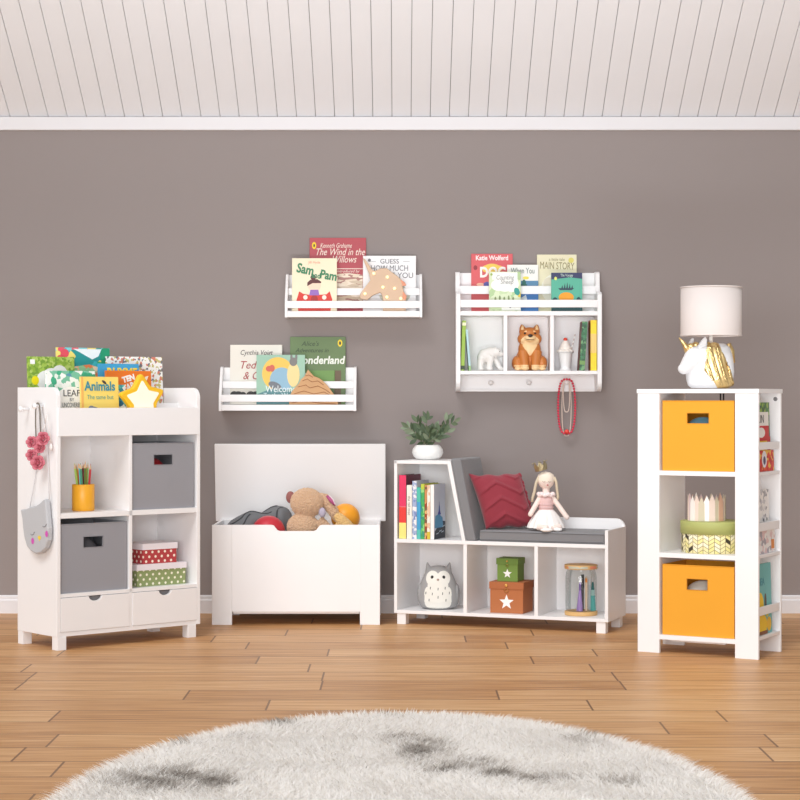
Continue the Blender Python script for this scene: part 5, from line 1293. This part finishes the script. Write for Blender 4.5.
im = MB(); im.disc(-w*.2, h*.40, .045, .06, y-.0002, 0); im.disc(-w*.42, h*.3, .03, .06, y-.0004, 1); im.disc(w*.12, h*.46, .014, .035, y-.0003, 2); im.disc(-w*.1, h*.14, .06, .045, y-.0005, 0); im.disc(w*.3, h*.13, .03, .03, y-.0006, 3); im.disc(w*.2, h*.3, .02, .02, y-.0007, 4); im.box(-w*.5, w*.2, y-.001, y, 0, h*.05, 5)
im.build('illustration', [mat((240, 200, 40)), mat((220, 90, 60)), mat((96, 90, 80)), mat((236, 190, 50)), mat((206, 200, 80)), mat((130, 80, 50))], b)
text('SEA', .045, mat((60, 140, 160)), b, -.02, h*.70, y-.001, maxw=w*.5)

# ------------------------------------------------------------------ rug
rcx, rcy, rrx, rry = .0, -4.86, .950, 1.62
rug = thing('shag_rug', 'large oval cream shag rug with grey-brown patches on the wooden floor', 'rug', (rcx, rcy, 0))
MB().lathe([(0, .001), (.985, .001), (1.0, .004), (.985, .010), (0, .012)], 96).build('rug_backing', mat((216, 210, 204), .95), rug)
rug.children[0].scale = (rrx-.02, rry-.02, 1)
rng = np.random.default_rng(5)
def pil_pile(name, n, parent):
    a = rng.uniform(0, 2*PI, n); q = np.sqrt(rng.uniform(0, 1, n))
    x = q*np.cos(a)*rrx; y = q*np.sin(a)*rry
    x = x*.985; y = y*.985
    # clump directions
    ang = 2.2*np.sin(x*5+1.3*np.sin(y*4))+2*np.sin(y*6+x*3)+rng.normal(0, 1.3, n)
    ln = rng.uniform(.024, .050, n); lean = rng.uniform(.45, 1.0, n)
    dx, dy = np.cos(ang)*lean*ln, np.sin(ang)*lean*ln
    # fibres at the rim fall outwards
    rim = q > .96
    dx = np.where(rim, x/rrx*ln*.8+dx*.3, dx); dy = np.where(rim, y/rry*ln*.8+dy*.3, dy)
    hz = ln*np.sqrt(np.maximum(.12, 1-lean**2*.8))*.72
    w = rng.uniform(.0009, .0017, n)
    wa = rng.uniform(0, PI, n); wx, wy = np.cos(wa)*w, np.sin(wa)*w
    V = np.zeros((n, 5, 3))
    V[:, 0] = np.stack([x-wx, y-wy, np.full(n, .010)], 1); V[:, 1] = np.stack([x+wx, y+wy, np.full(n, .010)], 1)
    V[:, 2] = np.stack([x+dx*.35+wx, y+dy*.35+wy, .010+hz*.72], 1); V[:, 3] = np.stack([x+dx*.35-wx, y+dy*.35-wy, .010+hz*.72], 1)
    V[:, 4] = np.stack([x+dx, y+dy, .010+hz], 1)
    me = bpy.data.meshes.new(name)
    me.vertices.add(n*5); me.vertices.foreach_set('co', V.reshape(-1))
    base = (np.arange(n)*5)[:, None]
    loops = (base+np.array([0, 1, 2, 3, 3, 2, 4])).reshape(-1)
    me.loops.add(len(loops)); me.loops.foreach_set('vertex_index', loops.astype(np.int32))
    me.polygons.add(n*2)
    st_ = np.stack([np.arange(n)*7, np.arange(n)*7+4], 1).reshape(-1)
    me.polygons.foreach_set('loop_start', st_.astype(np.int32))
    # dyed patches of the fleece
    wx_, wy_ = x+rcx, y+rcy
    val = np.zeros(n)
    for (px, py, ax, ay, k) in PATCH:
        d = FOC*CH/(py-400); X = (px-400)*d/FOC; Y = d-CD
        rx_ = ax*d/FOC; ry_ = ay*d*d/(FOC*CH)
        val = np.maximum(val, k*np.exp(-(((wx_-X)/rx_)**2+((wy_-Y)/ry_)**2)))
    val = val*(.80+.45*np.sin(wx_*31+2*np.sin(wy_*23))*np.sin(wy_*17+wx_*9))+rng.normal(0, .19, n)
    mi = np.where(val > .84, 2, np.where(val > .40, 1, 0)); mi = np.where((mi == 0) & (rng.uniform(0, 1, n) < .25), 3, mi)
    me.polygons.foreach_set('material_index', np.repeat(mi, 2).astype(np.int32))
    for mm in (fleece((253, 251, 249)), fleece((206, 200, 194)), fleece((150, 142, 134)), fleece((243, 239, 233))): me.materials.append(mm)
    me.update(calc_edges=True); me.validate()
    o = bpy.data.objects.new(name, me); col.objects.link(o); o.parent = parent; o['kind'] = 'stuff'
    return o
PATCH = [(165, 787, 55, 12, 1.0), (205, 790, 40, 9, .8), (176, 746, 22, 6, .9), (275, 729, 22, 5, .9), (425, 757, 26, 12, .95), (400, 745, 20, 7, .7), (440, 776, 28, 7, .85), (490, 781, 30, 6, .9), (545, 786, 40, 5, .7), (598, 741, 20, 6, .8), (585, 748, 18, 4, .6), (470, 772, 30, 6, .7), (395, 722, 20, 4, .4), (240, 745, 20, 5, .45), (620, 790, 30, 6, .5), (330, 760, 30, 6, .3)]
for d_ in range(10): PATCH.append((rnd.uniform(150, 650), rnd.uniform(830, 1020), rnd.uniform(30, 60), rnd.uniform(10, 25), .9))
pil_pile('pile', 300000, rug)

# ------------------------------------------------------------------ light, camera, view
w = bpy.data.worlds.new('daylight'); sc.world = w; w.use_nodes = True
bg = w.node_tree.nodes['Background']; bg.inputs[0].default_value = (.985, .99, 1.0, 1); bg.inputs[1].default_value = WORLD
sd_ = bpy.data.lights.new('window_daylight', 'SUN'); sd_.energy = SUN; sd_.angle = R(28); sd_.color = (1, .99, .98)
so = bpy.data.objects.new('window_daylight', sd_); col.objects.link(so)
so.rotation_euler = Vector(SUNDIR).to_track_quat('-Z', 'Y').to_euler()
al = bpy.data.lights.new('front_fill', 'AREA'); al.shape = 'RECTANGLE'; al.size = 5.0; al.size_y = 2.6; al.energy = FRONT_FILL; al.color = (.98, .99, 1)
ao = bpy.data.objects.new('front_fill', al); col.objects.link(ao); ao.location = (-1.2, -12.2, 1.7)  # added fill light behind the camera to brighten ceiling and room, no actual window
ao.rotation_euler = (Vector((0, 0, 1.3))-ao.location).to_track_quat('-Z', 'Y').to_euler()
ul = bpy.data.lights.new('ceiling_fill', 'AREA'); ul.shape = 'RECTANGLE'; ul.size = 5.0; ul.size_y = .4; ul.energy = CEIL_FILL; ul.color = (.88, .95, 1); ul.spread = R(70)
uo = bpy.data.objects.new('ceiling_fill', ul); col.objects.link(uo); uo.location = (0, -5.6, .15)  # added fill just below the frame to lift the ceiling, no lamp stands here
uo.rotation_euler = (Vector((0, -.9, 3.4))-uo.location).to_track_quat('-Z', 'Y').to_euler()
# lettering and art belong to the cover they are printed on, trims to what they trim
for o in list(bpy.data.objects):
    if o.get('category') == 'book':
        cov = [c for c in o.children if c.name.split('.')[0] == 'cover'][0]
        xs = [q.co.x for q in cov.data.vertices]; zs_ = [q.co.z for q in cov.data.vertices]
        for c in list(o.children):
            st_n = c.name.split('.')[0]
            if st_n == 'illustration':
                for q in c.data.vertices:
                    q.co.x = min(max(q.co.x, min(xs)), max(xs)); q.co.z = min(max(q.co.z, min(zs_)), max(zs_))
            if st_n in ('illustration', 'title', 'spine_title', 'cover_scene', 'emblem'): c.parent = cov
    elif o.parent is None:
        ch = {c.name.split('.')[0]: c for c in o.children}
        for a_, b_ in (('clasp', 'lid'), ('grip_binding', 'front_panel'), ('shade_trim', 'lamp_shade'), ('shade_ring', 'lamp_shade'), ('lid_band', 'wooden_lid'), ('bodice_trim', 'bodice'), ('ribbon_edge', 'ribbon'), ('contour_lines', 'ornament_body'), ('cheeks_and_nose', 'purse_body'), ('closed_eyes', 'purse_body'), ('bulb', 'light_body'), ('edge_ruffle', 'pillow_cover')):
            if a_ in ch and b_ in ch:
                for c in list(o.children):
                    if c.name.split('.')[0] == a_: c.parent = ch[b_]
cam = bpy.data.cameras.new('camera'); cam.lens = FOC/800*36; cam.sensor_width = 36; cam.clip_end = 60
co = bpy.data.objects.new('camera', cam); col.objects.link(co); co.location = (0, -CD, CH); co.rotation_euler = (R(90), 0, 0)
sc.camera = co
vs_ = sc.view_settings; vs_.view_transform = 'Standard'; vs_.look = 'None'; vs_.gamma = 1; vs_.exposure = EXPO
sc.cycles.max_bounces = 10; sc.cycles.diffuse_bounces = 7; sc.cycles.transparent_max_bounces = 12
